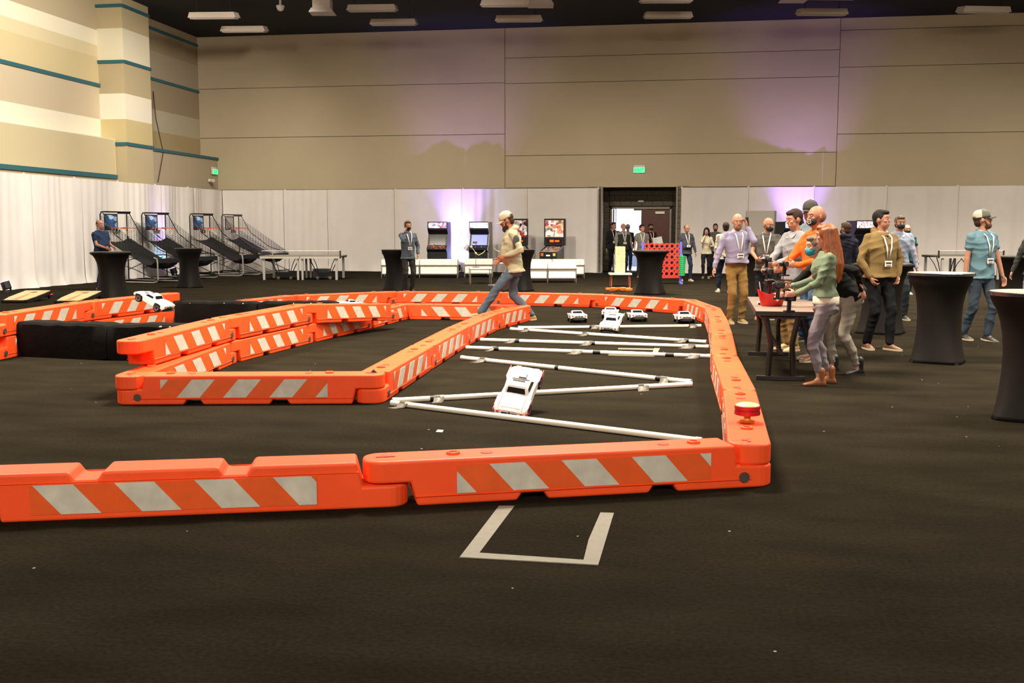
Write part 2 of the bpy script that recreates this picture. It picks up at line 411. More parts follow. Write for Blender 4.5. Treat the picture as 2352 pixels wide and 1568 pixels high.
boxlamp(741, 22, 'square boxed ceiling lamp between the long lights on the left'); boxlamp(1242, 4, 'square boxed ceiling lamp at the top edge near the centre')
boxlamp(1823, -8, 'square boxed ceiling lamp peeking in at the top edge on the right')
p = G(644, 16, ZC - .3); s = obj('smoke_detector', MB().lathe([(.02, -.13), (.09, -.1), (.13, 0), (.13, .04), (.04, .05), (.03, .28)], n=16), mat((.8, .76, .74), .5), loc=p, smooth=True)
tag(s, 'small white dome hanging from the black ceiling', 'detector')

# ---------------------------------------------------------------- exit signs and cable
GREEN = mat('#20d060', .5, emit=(.05, 1, .25), es=2.2)
def exit_sign(px, py, wallpt, rz, label, w=.42, h=.22):
    t = empty('exit_sign', wallpt, rz, label, 'exit sign')
    obj('sign_housing', MB().box((0, .04, 0), (w, .07, h)), mat((.75, .72, .68), .5), t, bevel=.008)
    obj('sign_face', MB().box((0, 0, -.01), (w - .04, .02, h - .05)), GREEN, t)
    text_obj('lettering', 'EXIT', .17, mat('#0a5a2c', .5), t, (0, -.012, -.012), (PI / 2, 0, 0), .003)
    obj('mounting_plate', MB().box((0, .06, h / 2 + .03), (w * .9, .05, .06)), mat((.75, .72, .68), .5), t)
    return t
exit_sign(0, 0, onY(1468, 390, YW - .08), 0, 'green EXIT sign on the beige wall above the doorway')
e2 = exit_sign(0, 0, onX(495, 394, -17.4), math.radians(90), 'green EXIT sign seen edge-on near the left corner above the drape')
p = onX(484, 414, -17.38)
cm = empty('wall_camera', p, math.radians(90), 'small white camera on the left wall below the exit sign', 'camera')
obj('mount', MB().box((0, .03, 0), (.1, .1, .1)), mat((.8, .75, .66), .5), cm); obj('dome', MB().ell((0, -.08, -.02), (.09, .1, .08)), mat((.6, .55, .5), .4), cm, smooth=True)
a = onX(352, 210, XL + .02); b = onX(363, 418, -17.47)
tag(obj('cable', MB().tube([a, a.lerp(b, .3) + V((.04, 0, 0)), a.lerp(b, .65) + V((.25, 0, -.1)), b], .018, 6), mat('#4a3522', .7)), 'thin dark cable hanging down the left wall beside the pilaster', 'cable')

# ---------------------------------------------------------------- drapes
DRM = mat((.78, .745, .73), .85, var=.03, vs=2, spec=.2)
def drape(p0, p1, h0, lab, seed, amp=.12, flare=.35):
    rnd = random.Random(seed); p0 = V(p0); p1 = V(p1); L = (p1 - p0).length; d = (p1 - p0).normalized(); nrm = V((d.y, -d.x, 0))
    nx = int(L / .035); nz = 14; vs = []; fs = []
    ph = [rnd.random() * 6.28 for _ in range(6)]; k = [rnd.uniform(2, 4), rnd.uniform(6, 10), rnd.uniform(14, 22), rnd.uniform(1.5, 2.5)]
    for j in range(nz + 1):
        u = j / nz; z = .015 + (h0 - .015) * u
        for i in range(nx + 1):
            x = L * i / nx; w = 1 - u
            off = amp * (.5 * math.sin(k[0] * x + ph[0] + .9 * w) + .3 * math.sin(k[1] * x + ph[1] + .5 * w) * (.3 + .7 * w) * (.5 + .5 * math.sin(1.7 * x + ph[5])) + .1 * math.sin(k[2] * x + ph[2] + w) * (.5 + .5 * math.sin(2.3 * x + ph[4])))
            off += .06 * w * math.sin(k[3] * x + ph[3])
            e = min(x, L - x); off *= min(1, e / .12 + .2)
            if j == 0: off += .05 + .05 * math.sin(7 * x + ph[4])
            P = p0 + d * x + nrm * (off + .02); vs.append((P.x, P.y, z))
    for j in range(nz):
        for i in range(nx):
            a = j * (nx + 1) + i; fs.append((a, a + 1, a + nx + 2, a + nx + 1))
    m = MB().add(vs, fs); me = m.mesh('drape', DRM, 'all')
    o = bpy.data.objects.new('drape', me); C.objects.link(o)
    tag(o, lab, 'drape', 'white pipe and drape panels')
    return o
def pole(p, h, lab):
    t = empty('drape_pole', p, 0, lab, 'pole', 'uprights of the drapes')
    obj('upright', MB().cyl((0, 0, .01), (0, 0, h), .022, n=10), mat((.85, .82, .78), .4, .3), t)
    obj('base_plate', MB().box((0, 0, .01), (.3, .3, .012)), mat((.5, .5, .5), .4, .6), t)
    obj('cap', MB().cyl((0, 0, h), (0, 0, h + .05), .035, n=10), mat((.85, .82, .78), .4, .3), t)
DH = 3.05
seamsL = [516, 655, 755, 908, 1062, 1212, 1372]
for i in range(len(seamsL) - 1):
    a = onY(seamsL[i], 600, YB); b = onY(seamsL[i + 1], 600, YB)
    drape((a.x, YB, 0), (b.x - .01, YB, 0), DH, 'white drape panel on the back wall, %s' % ['in the left corner', 'behind the table tennis table', 'right of the table tennis table', 'behind the left arcade cabinet, purple lit', 'behind the walking man in the hoodie', 'just left of the doorway'][i], 11 + i)
seamsR = [1563, 1716, 1866, 2032, 2195, 2365, 2540]
for i in range(len(seamsR) - 1):
    a = onY(seamsR[i], 600, YB); b = onY(seamsR[i + 1], 600, YB)
    drape((a.x, YB, 0), (b.x - .01, YB, 0), DH, 'white drape panel on the back wall, %s' % ['just right of the doorway', 'purple lit, behind the gathered players', 'behind the man in the olive hoodie', 'left of the man in the teal polo', 'behind the man in the teal polo', 'at the right edge of the picture'][i], 31 + i)
for px, w_ in ((655, 'above the table tennis table'), (908, 'above the man on the phone in blue-grey'), (1062, 'in the purple glow between the arcade cabinets'), (1372, 'at the left edge of the doorway'), (1563, 'at the right edge of the doorway'), (1716, 'above the bald man in lavender'), (1866, 'above the tall man in the charcoal cap'), (2032, 'above the man in the olive hoodie'), (2195, 'just left of the man in the teal polo')):
    a = onY(px, 600, YB); pole((a.x, YB + .16, 0), 3.04, 'white drape upright on the back line, ' + w_)
ys = [38.0, 35.6, 33.2, 30.8, 28.4, 26.0, 23.6, 21.2]
for i in range(len(ys) - 1):
    drape((XC, ys[i + 1], 0), (XC, ys[i] - .01, 0), DH, 'white drape panel on the left wall, %s' % ['at the far corner behind the farthest basketball game', 'behind the third basketball game', 'purple lit, behind the second basketball game', 'behind the man in navy', 'above the right toss board', 'behind the toss boards', 'at the left edge of the picture'][i], 51 + i, amp=.10)
    pole((XC - .2, ys[i + 1], 0), DH, 'white drape upright on the left line, ' + ['farthest from the camera', 'behind the third basketball game', 'behind the second basketball game', 'behind the first basketball game', 'just left of the man in navy', 'above the toss boards', 'beyond the left edge'][i])

# ---------------------------------------------------------------- purple uplights behind the attractions
def uplight(x, y, tgt, rz, lab, e=500, ang=75, col=(.38, .16, 1.0)):
    t = empty('uplight', (x, y, 0), rz, lab, 'uplight', 'purple wash lights at the drapes')
    obj('lamp_body', MB().cyl((0, .0, .1), (0, .06, .27), .11, n=16), mat('#15151a', .5), t)
    obj('lens', MB().cyl((0, .061, .271), (0, .063, .277), .095, n=16), mat((.6, .4, 1), .3, emit=(.55, .3, 1), es=6), t)
    obj('bracket', MB().bar((-.14, 0, .02), (-.14, .02, .2), .02, .04).bar((.14, 0, .02), (.14, .02, .2), .02, .04).box((0, 0, .012), (.3, .12, .024)), mat('#15151a', .5), t)
    spot((x, y, .42), tgt, e * K['pu'], col, ang, .9, .08)
    return t
U = onY(1058, 600, YB).x; uplight(U, YB - .55, (U, YB, 1.1), 0, 'purple uplight on the floor between the two arcade cabinets', 230, 120, (.5, .25, 1))
spot((U, YB - .9, .5), (U, YB + .3, 5.0), 1700 * K['pu'], (.35, .2, 1), 62, 1)
spot((U, YB - .3, .25), (U, YB + .02, 1.2), 190 * K['pu'], (.15, .7, 1), 100, .9)
U2 = onY(1828, 600, YB).x; uplight(U2, YB - .6, (U2, YB, 1.6), 0, 'purple uplight on the floor behind the gathered players', 190, 100, (.45, .25, 1))
spot((U2, YB - .9, .5), (U2, YB + .3, 6.2), 2300 * K['pu'], (.4, .2, 1), 55, 1)
Y3 = onX(368, 600, XC).y; uplight(XC + .5, Y3, (XC, Y3, 1.6), PI / 2, 'purple uplight at the left drapes behind the basketball games', 240, 50, (.45, .25, 1))
spot((XC + .45, Y3, .3), (XC + .02, Y3, 1.2), 50 * K['pu'], (.2, .7, 1), 90, .9)
Y4 = onX(8, 655, XC + .5).y; uplight(XC + .6, Y4, (XC, Y4 - .3, 1.5), PI / 2, 'black uplight on the floor at the far left edge', 420, 80, (.45, .25, 1))

# ---------------------------------------------------------------- barriers
OR = mat((.95, .092, .017), .5, var=.10, vs=2.5, bump=.05, bs=60, spec=.38)
ORD = mat((.42, .03, .01), .6)  # darker orange carrying the shade inside holes and slots
PW = mat((.60, .58, .50), .45, var=.16, vs=9, spec=.5)
PO = mat((.80, .11, .018), .4, var=.08, vs=9, spec=.5)
PL = 2.28; BH = .27; BWD = .27
def barrier_meshes():
    hp = PL / 2
    X0, X1 = -hp - .13, hp + .13
    poly = [(X0, .14), (X0, BH), (hp - .15, BH), (hp - .135, .145), (X1, .135), (X1, 0.0), (.62, 0), (.585, .052), (.47, .052), (.435, 0),
            (-.19, 0), (-.225, .052), (-.345, .052), (-.38, 0), (-hp + .17, 0), (-hp + .135, .14)]
    bm = bmesh.new(); lo = [bm.verts.new((x, -BWD / 2, z)) for x, z in poly]; hi = [bm.verts.new((x, BWD / 2, z)) for x, z in poly]
    n = len(poly)
    bm.faces.new(lo); bm.faces.new(list(reversed(hi)))
    for i in range(n): bm.faces.new((lo[(i + 1) % n], lo[i], hi[i], hi[(i + 1) % n]))
    bmesh.ops.recalc_face_normals(bm, faces=bm.faces)
    es = []
    for e in bm.edges:
        a, b = e.verts
        if abs(a.co.x - b.co.x) < 1e-4 and abs(a.co.y - b.co.y) < 1e-4:
            pass
    # round the two tab ends in plan
    for e in bm.edges:
        a, b = e.verts
        if abs(a.co.y - b.co.y) < 1e-4 and abs(a.co.x - b.co.x) < 1e-4 and (abs(a.co.x - X0) < 1e-3 or abs(a.co.x - X1) < 1e-3): es.append(e)
    bmesh.ops.bevel(bm, geom=es, offset=.11, segments=5, affect='EDGES', profile=.5)
    me = bpy.data.meshes.new('body'); bm.to_mesh(me); bm.free(); me.materials.append(OR)
    return me
ME_BODY = barrier_meshes()
def stripe_mesh(phase=0):
    sx0, sx1, z0, z1 = -.74, .83, .066, .232
    dx = (z1 - z0) * .88; out = {}
    out['panel'] = MB().box(((sx0 + sx1) / 2, 0, (z0 + z1) / 2), (sx1 - sx0, .004, z1 - z0)).mesh('reflective_panel', PO)
    st = []
    w = .215; per = .435
    def clip(poly, x, keep):          # clip polygon against vertical line
        res = []
        for i in range(len(poly)):
            a, b = poly[i], poly[(i + 1) % len(poly)]
            ia, ib = (a[0] >= x) == keep, (b[0] >= x) == keep
            if ia: res.append(a)
            if ia != ib:
                t = (x - a[0]) / (b[0] - a[0]); res.append((x, a[1] + (b[1] - a[1]) * t))
        return res
    x = sx0 + .19 - per + phase
    for k in range(5):
        P = [(x, z1), (x + w, z1), (x + w + dx, z0), (x + dx, z0)]
        P = clip(P, sx0, True); P = clip(P, sx1, False) if P else P
        if len(P) > 2: st.append(MB().prism(P, 'y', -.003, .003).mesh('reflective_stripe', PW))
        x += per
    out['stripes'] = st
    return out
STR = stripe_mesh(); STR_I = stripe_mesh(.13)
ME_RING = MB().lathe([(.042, 0), (.040, .014), (.034, .017), (.026, .015), (.024, .003), (.001, .002)], n=14).mesh('filler_cap', OR, True)
ME_HOLE = MB().lathe([(.035, -.001), (.037, .003), (.001, .0035)], n=12).mesh('socket_shade', ORD)  # flat disc, no real recess; its dark colour gives the hole's shade
ME_T = MB().box((0, 0, .002), (.11, .022, .005)).box((.0, .02, .002), (.03, .05, .005)).mesh('pin_slot_shade', ORD)  # flat T shape, the slot's shade painted in dark orange
ME_PLUG = MB().cyl((0, -.012, 0), (0, .008, 0), .034, .03, n=12).mesh('drain_plug', mat('#4b443d', .5))
ME_LEDGE = MB().prism([(-.003, -.004), (.008, -.01), (-.003, -.02)], 'x', -.98, 1.1).mesh('moulded_ledge', OR)
BARS = []
def barrier(A, B, label, z0=0, zA=None, zB=None, inverted=False):
    """A: pin position under the raised tab, B: pin position of the low tab (world xy)"""
    A = V((A[0], A[1], z0 if zA is None else zA)); B = V((B[0], B[1], z0 if zB is None else zB))
    t = empty('traffic_barrier', (A + B) / 2, 0, label, 'barrier', 'orange plastic barriers of the track')
    d = B - A; L = d.length
    rot = Matrix.Rotation(math.atan2(d.y, d.x), 4, 'Z') @ Matrix.Rotation(-math.atan2(d.z, V((d.x, d.y)).length), 4, 'Y')
    if inverted:
        t.location.z += BH
        rot = rot @ Matrix.Rotation(PI, 4, 'X')
    t.rotation_euler = rot.to_euler(); t.scale = (L / PL, 1, 1)
    o = obj('body', ME_BODY, None, t); b = o.modifiers.new('bevel', 'BEVEL'); b.width = .016; b.segments = 3; b.limit_method = 'ANGLE'; b.angle_limit = math.radians(35)
    for sy in (-1, 1):
        y = sy * (BWD / 2 + .0015)
        SM = STR_I if inverted else STR; pn = obj('reflective_panel', SM['panel'], None, t, loc=(0, y, 0))
        for m in SM['stripes']: obj('reflective_stripe', m, None, pn, loc=(0, sy * .0015, 0))
        o = obj('moulded_ledge', ME_LEDGE, None, t, loc=(0, sy * BWD / 2, .066)); o.scale = (1, sy, 1)
        obj('drain_plug', ME_PLUG, None, t, loc=(PL / 2 - .09, sy * BWD / 2, .07)).scale = (1, -sy, 1)
    obj('filler_cap', ME_RING, None, t, loc=(-PL / 2 + .40, 0, BH)); obj('filler_cap', ME_RING, None, t, loc=(PL / 2 - .37, 0, BH))
    obj('socket_shade', ME_HOLE, None, t, loc=(-PL / 2 + .60, 0, BH)); obj('socket_shade', ME_HOLE, None, t, loc=(PL / 2 - .57, 0, BH))
    obj('pin_slot_shade', ME_T, None, t, loc=(-PL / 2, 0, BH))
    BARS.append(t)
    return t
Q = lambda px, py, z=BH: (lambda p: (p.x, p.y))(G(px, py, z))
NB = Q(885, 1049)
P = [Q(1720, 1011), Q(1697.6, 890), Q(1664, 812.5), Q(1658, 765.6), Q(1650, 732.7), Q(1637, 707), Q(1584, 688), Q(1374, 675), Q(1141, 670.5), Q(897, 669), Q(664, 678), Q(545, 690.5), ]
barrier(NB, P[0], 'orange barrier nearest the camera, front and centre, above the taped outline')
L0 = Q(-52, 1079.5); barrier(NB, L0, 'upside-down orange barrier at the front left with notches along its top', inverted=True)
labs = ['orange barrier at the right front corner carrying the red and yellow beacon', 'second barrier along the right side going away from the camera', 'third barrier along the right side, level with the table feet',
        'fourth barrier along the right side, left of the table', 'fifth barrier along the right side, narrow with distance', 'sixth barrier on the right, where the far corner begins to curve',
        'barrier of the far right curve behind the rightmost parked truck', 'barrier of the far row behind the three parked trucks', 'barrier of the far row beneath the striding man, left of the orange block pile',
        'barrier of the far row just left of the striding man', 'far row barrier in front of the man on the phone', 'pale topped barrier far left behind the black foam blocks']
for i in range(6): barrier(P[i], P[i + 1], labs[i])
barrier(P[6], P[7], labs[7]); barrier(P[7], P[8], labs[8]); barrier(P[8], P[9], labs[9]); barrier(P[9], P[10], labs[10]); barrier(P[10], P[11], labs[11])
M = [Q(303, 858), Q(853, 856), Q(969, 793), Q(1052, 750), Q(1125, 719), Q(1201, 701)]
barrier(M[1], M[0], 'orange barrier in the middle of the track facing the camera, closing the inner wedge')
ml = ['first barrier of the inner diagonal row, starting at the front inner corner', 'second barrier of the inner diagonal row', 'third barrier of the inner diagonal row, beside the pipe ends', 'last barrier of the inner diagonal row, by the striding man']
for i in range(1, 5): barrier(M[i + 1], M[i], ml[i - 1])
ZT = 2 * BH + .01
T = [Q(304, 779, ZT), Q(512, 729, ZT), Q(694, 698, ZT)]
T3 = V(Q(892, 697, .41)); 
barrier(T[0], T[1], 'upper barrier of the stacked pair, its rounded end at the front left', z0=BH + .01)
barrier(T[1], T[2], 'upper barrier in the middle of the stacked diagonal wall', z0=BH + .01)
barrier(T[2], (T3.x, T3.y), 'tilted barrier at the far end of the stacked wall, sloping down to the right', zA=BH + .01, zB=.145)
S0 = M[0]; N0 = Q(925, 697)
S3 = Q(833, 717)
barrier(S0, T[1], 'lower barrier under the front end of the stacked wall'); barrier(T[1], T[2], 'lower barrier in the middle of the stacked diagonal wall')
barrier(T[2], S3, 'lower barrier under the tilted one in the stacked wall'); barrier(S3, N0, 'short looking barrier where the stacked wall meets the inner back row')
barrier(N0, M[5], 'inner back row barrier facing the camera, left of the striding man')
LB = Q(392, 672.5, ZT); LM = Q(184, 693, ZT); LA = Q(-26, 724, ZT)
for z0, w in ((0, 'lower'), (BH + .01, 'upper')):
    barrier(LB, LM, '%s barrier of the stacked pair behind the jumping white truck at left' % w, z0=z0)
    barrier(LM, LA, '%s barrier of the stacked pair at the left edge behind the black foam block' % w, z0=z0)
mk = tag(obj('barrier_scuff_sticker', MB().add([(-.03, 0, 0), (.0, .03, 0), (.035, .005, 0), (.0, -.02, 0), (.0, .0, .03)], [(0, 1, 4), (1, 2, 4), (2, 3, 4), (3, 0, 4), (3, 2, 1, 0)]), mat('#101014', .4), loc=(M[1][0] + .02, M[1][1], BH + .004)), 'small black pull tab in the slot at the front inner corner', 'pin')

# beacon
bp_ = G(1716, 969, BH)
bc = empty('barricade_beacon', (bp_.x, bp_.y, BH), 0, 'red warning beacon with yellow stem on the near right barrier', 'beacon')
obj('stem', MB().cyl((0, 0, 0), (0, 0, .05), .028, .02, n=14), mat('#e0a020', .4), bc, smooth=True)
obj('lamp_ring', MB().lathe([(.07, .05), (.088, .055), (.088, .082), (.08, .084), (.08, .09), (.088, .092), (.088, .115), (.05, .12)], n=24), mat((.45, .015, .02), .25), bc, smooth=True)
obj('lamp_top', MB().ell((0, 0, .117), (.084, .084, .022)), mat((.85, .6, .30), .3), bc, smooth=True)
obj('base_ring', MB().lathe([(.05, 0), (.055, .01), (.03, .014)], n=16), mat('#e0702a', .4), bc)

# ---------------------------------------------------------------- gaffer tape on the carpet
TAPE = mat((.20, .185, .15), .7, var=.08, vs=20)
def flat(name, pts, m, label=None, cat=None, parent=None, t=.003):
    ps = [G(x, y, 0) for x, y in pts]; o = obj(name, MB().add([(p.x, p.y, .001) for p in ps] + [(p.x, p.y, t) for p in ps], [tuple(range(len(ps) - 1, -1, -1)), tuple(range(len(ps), 2 * len(ps)))] + [(i, (i + 1) % len(ps), len(ps) + (i + 1) % len(ps), len(ps) + i) for i in range(len(ps))]), m, parent)
    if label: tag(o, label, cat)
    return o
tp = empty('tape_outline', G(1235, 1240, 0), 0, 'three-sided outline of grey tape on the carpet in front of the near barrier', 'tape')
def child_flat(name, pts, par, t=.003):
    o = flat(name, pts, TAPE, t=t); o.parent = par; o.matrix_parent_inverse = Matrix.Translation(-par.location); return o
child_flat('tape_strip', [(1055, 1281), (1099, 1273), (1182, 1162), (1146, 1162)], tp)
child_flat('tape_strip', [(1342, 1296), (1374, 1299), (1410, 1179), (1379, 1178), (1352, 1240), (1340, 1288)], tp, .0045)
child_flat('tape_strip', [(1055, 1281), (1374, 1299), (1376, 1290), (1097, 1271)], tp, .006)
tp2 = empty('tape_outline', G(1480, 808, 0), 0, 'small three-sided tape outline on the carpet among the pipes', 'tape')
child_flat('tape_strip', [(1419, 802), (1512, 804), (1513, 801), (1420, 799.5)], tp2)
child_flat('tape_strip', [(1397, 816), (1502, 819), (1504, 816.5), (1398, 814)], tp2)
child_flat('tape_strip', [(1495, 817.5), (1506, 818), (1516, 800), (1503, 799.5)], tp2, .0045)

# ---------------------------------------------------------------- white pipes laid as rumble course
PIPE = mat((.80, .76, .68), .35, spec=.5); BLK = mat('#0d0d0f', .5)
TAPE2 = mat((.12, .108, .085), .5)
def pipe(a, b, label, bands=(), r=.025):
    A = G(*a, .025); B = G(*b, .025); mid = (A + B) / 2; d = (B - A); L = d.length
    t = empty('pvc_pipe', (mid.x, mid.y, .0), math.atan2(d.y, d.x), label, 'pipe', 'white pipes taped across the track')
    obj('tube', MB().cyl((-L / 2, 0, .026), (L / 2, 0, .026), r, n=14), PIPE, t, smooth=True)
    for e in (-1, 1): obj('end_cap', MB().cyl((e * L / 2, 0, .026), (e * (L / 2 - .05), 0, .026), r + .003, n=14), PIPE, t, smooth=True)
    for u, w, kind in bands:
        x = -L / 2 + L * u
        if kind == 'b': obj('black_tape', MB().cyl((x - w / 2, 0, .026), (x + w / 2, 0, .026), r + .002, n=14), BLK, t, smooth=True, label='black tape ring')
        else:
            sk = math.radians(25) * (1 if kind == 'g' else -1)
            prof = [(-.13, .002), (-.05, .006), (-.026, .034), (0, .0545), (.026, .034), (.05, .006), (.13, .002)]
            vs = []
            for y, z in prof: vs += [(x - w / 2 + y * math.tan(sk), y, z), (x + w / 2 + y * math.tan(sk), y, z)]
            fs = [(2 * i, 2 * i + 1, 2 * i + 3, 2 * i + 2) for i in range(len(prof) - 1)]
            o = obj('grey_tape', MB().add(vs, fs), TAPE2, t, smooth=True, label='grey gaffer tape strap')
            sol = o.modifiers.new('thick', 'SOLIDIFY'); sol.thickness = .002; sol.offset = 1
    return t
pipe((900, 925), (1612, 1013), 'nearest long white pipe, running to the near barrier', [(.045, .06, 'b'), (.055, .10, 'g')])
pipe((901, 920), (1588, 882), 'white pipe under the nose of the big jumping truck', [(.13, .1, 'b'), (.145, .1, 'g'), (.815, .06, 'b'), (.825, .12, 'g')])
pipe((1060, 821), (1588, 877), 'white pipe meeting another in a point by the right barriers', [(.11, .08, 'b'), (.115, .12, 'g'), (.46, .05, 'b'), (.89, .14, 'b'), (.9, .1, 'h')])
pipe((1071, 798), (1634, 818), 'long white pipe crossing the small tape outline', [(.13, .08, 'b'), (.12, .06, 'g'), (.475, .14, 'g'), (.55, .1, 'b'), (.84, .11, 'b'), (.94, .14, 'g')])
pipe((1104, 780), (1628, 796), 'third white pipe from the far end, straight across the track', [(.15, .1, 'g'), (.17, .06, 'b'), (.49, .12, 'g'), (.505, .08, 'b'), (.92, .16, 'g'), (.93, .1, 'b')])
pipe((1173, 755), (1623, 785), 'white pipe under the tail of the middle truck', [(.09, .08, 'b'), (.1, .1, 'g'), (.41, .08, 'b'), (.42, .1, 'g'), (.91, .08, 'b'), (.9, .12, 'g')])
pipe((1190, 752.5), (1610, 748), 'farthest white pipe, just in front of the parked trucks', [(.4, .1, 'b'), (.42, .12, 'g'), (.95, .12, 'b'), (.96, .12, 'g')])
lint = tag(flat('paper_scrap', [(1001, 992), (1016, 993), (1019, 988), (1005, 987)], mat((.5, .47, .42), .7), 'small scrap of white paper on the carpet in front of the inner corner', 'scrap'), None)

# ---------------------------------------------------------------- black foam blocks
FOAM = mat('#0b0605', .8, var=.5, vs=4, bump=.18, bs=14, spec=.12)
CHIP = mat((.55, .52, .42), .8)
def foam(pa, pb, h, label, depth=.36, seed=1, dz=0):
    A = G(*pa); B = G(*pb); mid = (A + B) / 2; d = B - A; L = d.length
    t = empty('foam_block', (mid.x, mid.y, 0), math.atan2(d.y, d.x), label, 'block', 'black scuffed foam blocks')
    rnd = random.Random(seed); n = 14; rings = []
    for i in range(n + 1):
        x = -L / 2 + L * i / n; e = .03 if i in (0, n) else 0; j = rnd.uniform(-.008, .008)
        rings.append([(x, 0, 0 + e), (x, -.012, h * .5), (x, e, h - .03 - e + j), (x, .03 + e, h - e + j), (x, depth - .03, h - e + j), (x, depth, h - .03), (x, depth, 0)])
    obj('block_body', MB().loft(rings), FOAM, t, smooth=True)
    for k in range(5):
        x = rnd.uniform(-L / 2 + .06, L / 2 - .06); w = rnd.uniform(.008, .035)
        obj('torn_edge', MB().ell((x, .014, h - .022 - rnd.random() * .02), (w, .012, .012), n=7, m=5), CHIP, t, label='pale torn edge')
    return t
foam((29, 818), (245, 828), .44, 'black foam block at the left edge, nearest the camera', seed=3)
foam((247, 828), (437, 829), .44, 'black foam block beneath the jumping truck at left', seed=4)
foam((402, 757), (590, 757), .44, 'black foam block right of the jumping truck, in the rear pair', seed=5)
foam((593, 757), (775, 756), .44, 'black foam block at the right end of the rear pair, behind the stacked barriers', seed=6)

# ---------------------------------------------------------------- toss game boards
WOOD = mat((.72, .50, .26), .5, var=.12, vs=4)
def cornhole(corner, heading, label):
    # corner: pixel of the front left corner; heading: degrees right of straight away from the camera
    w, L = .56, 1.2; A = G(*corner, .07); h = YAW - math.radians(heading)
    ux = V((math.cos(h), math.sin(h), 0)); uy = V((-math.sin(h) * math.cos(.115), math.cos(h) * math.cos(.115), math.sin(.115))); uz = ux.cross(uy)
    mid = A + ux * w / 2 + uy * L / 2
    t = empty('toss_board', mid, 0, label, 'game board', 'tilted toss game boards'); t.rotation_euler = Matrix((ux, uy, uz)).transposed().to_euler()
    k = 28; vs = []; fs = []
    # board with round hole: ring of quads
    hw, hl, hy, hr = w / 2, L / 2, L / 2 - .24, .085
    for z in (0, -.02):
        for i in range(k):
            a = 2 * PI * i / k; cx, cy = math.cos(a), math.sin(a)
            vs.append((hr * cx, hy + hr * cy, z))
        for i in range(k):
            a = 2 * PI * i / k; cx, cy = math.cos(a), math.sin(a)
            s = min((hw / abs(cx)) if abs(cx) > 1e-6 else 1e9, ((hl - hy) / cy) if cy > 1e-6 else ((hl + hy) / -cy if cy < -1e-6 else 1e9))
            vs.append((s * cx, hy + s * cy, z))
    for i in range(k):
        j = (i + 1) % k; fs += [(i, k + i, k + j, j), (2 * k + i, 2 * k + j, 3 * k + j, 3 * k + i), (i, j, 2 * k + j, 2 * k + i), (k + i, 3 * k + i, 3 * k + j, k + j)]
    # corners (four gaps)
    o = obj('board_top', MB().add(vs, fs), WOOD, t)
    cs = MB()
    for sx, y0 in ((-1, -1), (1, -1), (1, 1), (-1, 1)):
        pass
    obj('board_graphic', MB().add([(-.06, -hl + .05, .002), (.06, -hl + .05, .002), (.02, .15, .002), (-.02, .15, .002)], [(0, 1, 2, 3)]), mat((.75, .22, .12), .5), t, label='faded red graphic')
    fr = MB().box((-hw + .01, 0, -.05), (.02, 2 * hl, .08)).box((hw - .01, 0, -.05), (.02, 2 * hl, .08)).box((0, -hl + .01, -.03), (2 * hw, .02, .05)).box((0, hl - .01, -.05), (2 * hw, .02, .08))
    obj('frame', fr, mat('#0c0c0e', .5), t)
    for s in (-1, 1): obj('leg', MB().bar((s * (hw - .04), hl - .06, -.03), (s * (hw - .04), hl - .02, -.19), .04, .03), mat('#0c0c0e', .5), t)
    return t
cornhole((2, 688.5), 0, 'wooden toss board with purple light on it at the far left')
cornhole((124, 690), 0, 'wooden toss board beside the leftmost cocktail table')
RED = mat((.62, .02, .03), .7)
def bag(px, py, label):
    p = G(px, py); o = obj('bean_bag', MB().ell((0, 0, .035), (.085, .075, .035), (0, 0, .3), 10, 6), RED, loc=(p.x, p.y, 0), smooth=True); o.rotation_euler = (0, 0, px)
    tag(o, label, 'bean bag', 'red bean bags under the toss boards')
for i, (x, y) in enumerate(((84, 682), (92, 682), (102, 682), (114, 680))): bag(x, y, 'red bean bag under the left toss board, ' + ['leftmost', 'second from left', 'third from left', 'rightmost, beyond its leg'][i])
for i, (x, y) in enumerate(((200, 686), (210, 686), (219, 685))): bag(x, y, 'red bean bag under the right toss board, ' + ['leftmost', 'middle one', 'rightmost, nearest the cocktail table'][i])
def FL(px, Y):
    p = onY(px, 600, Y); return V((p.x, Y, 0))
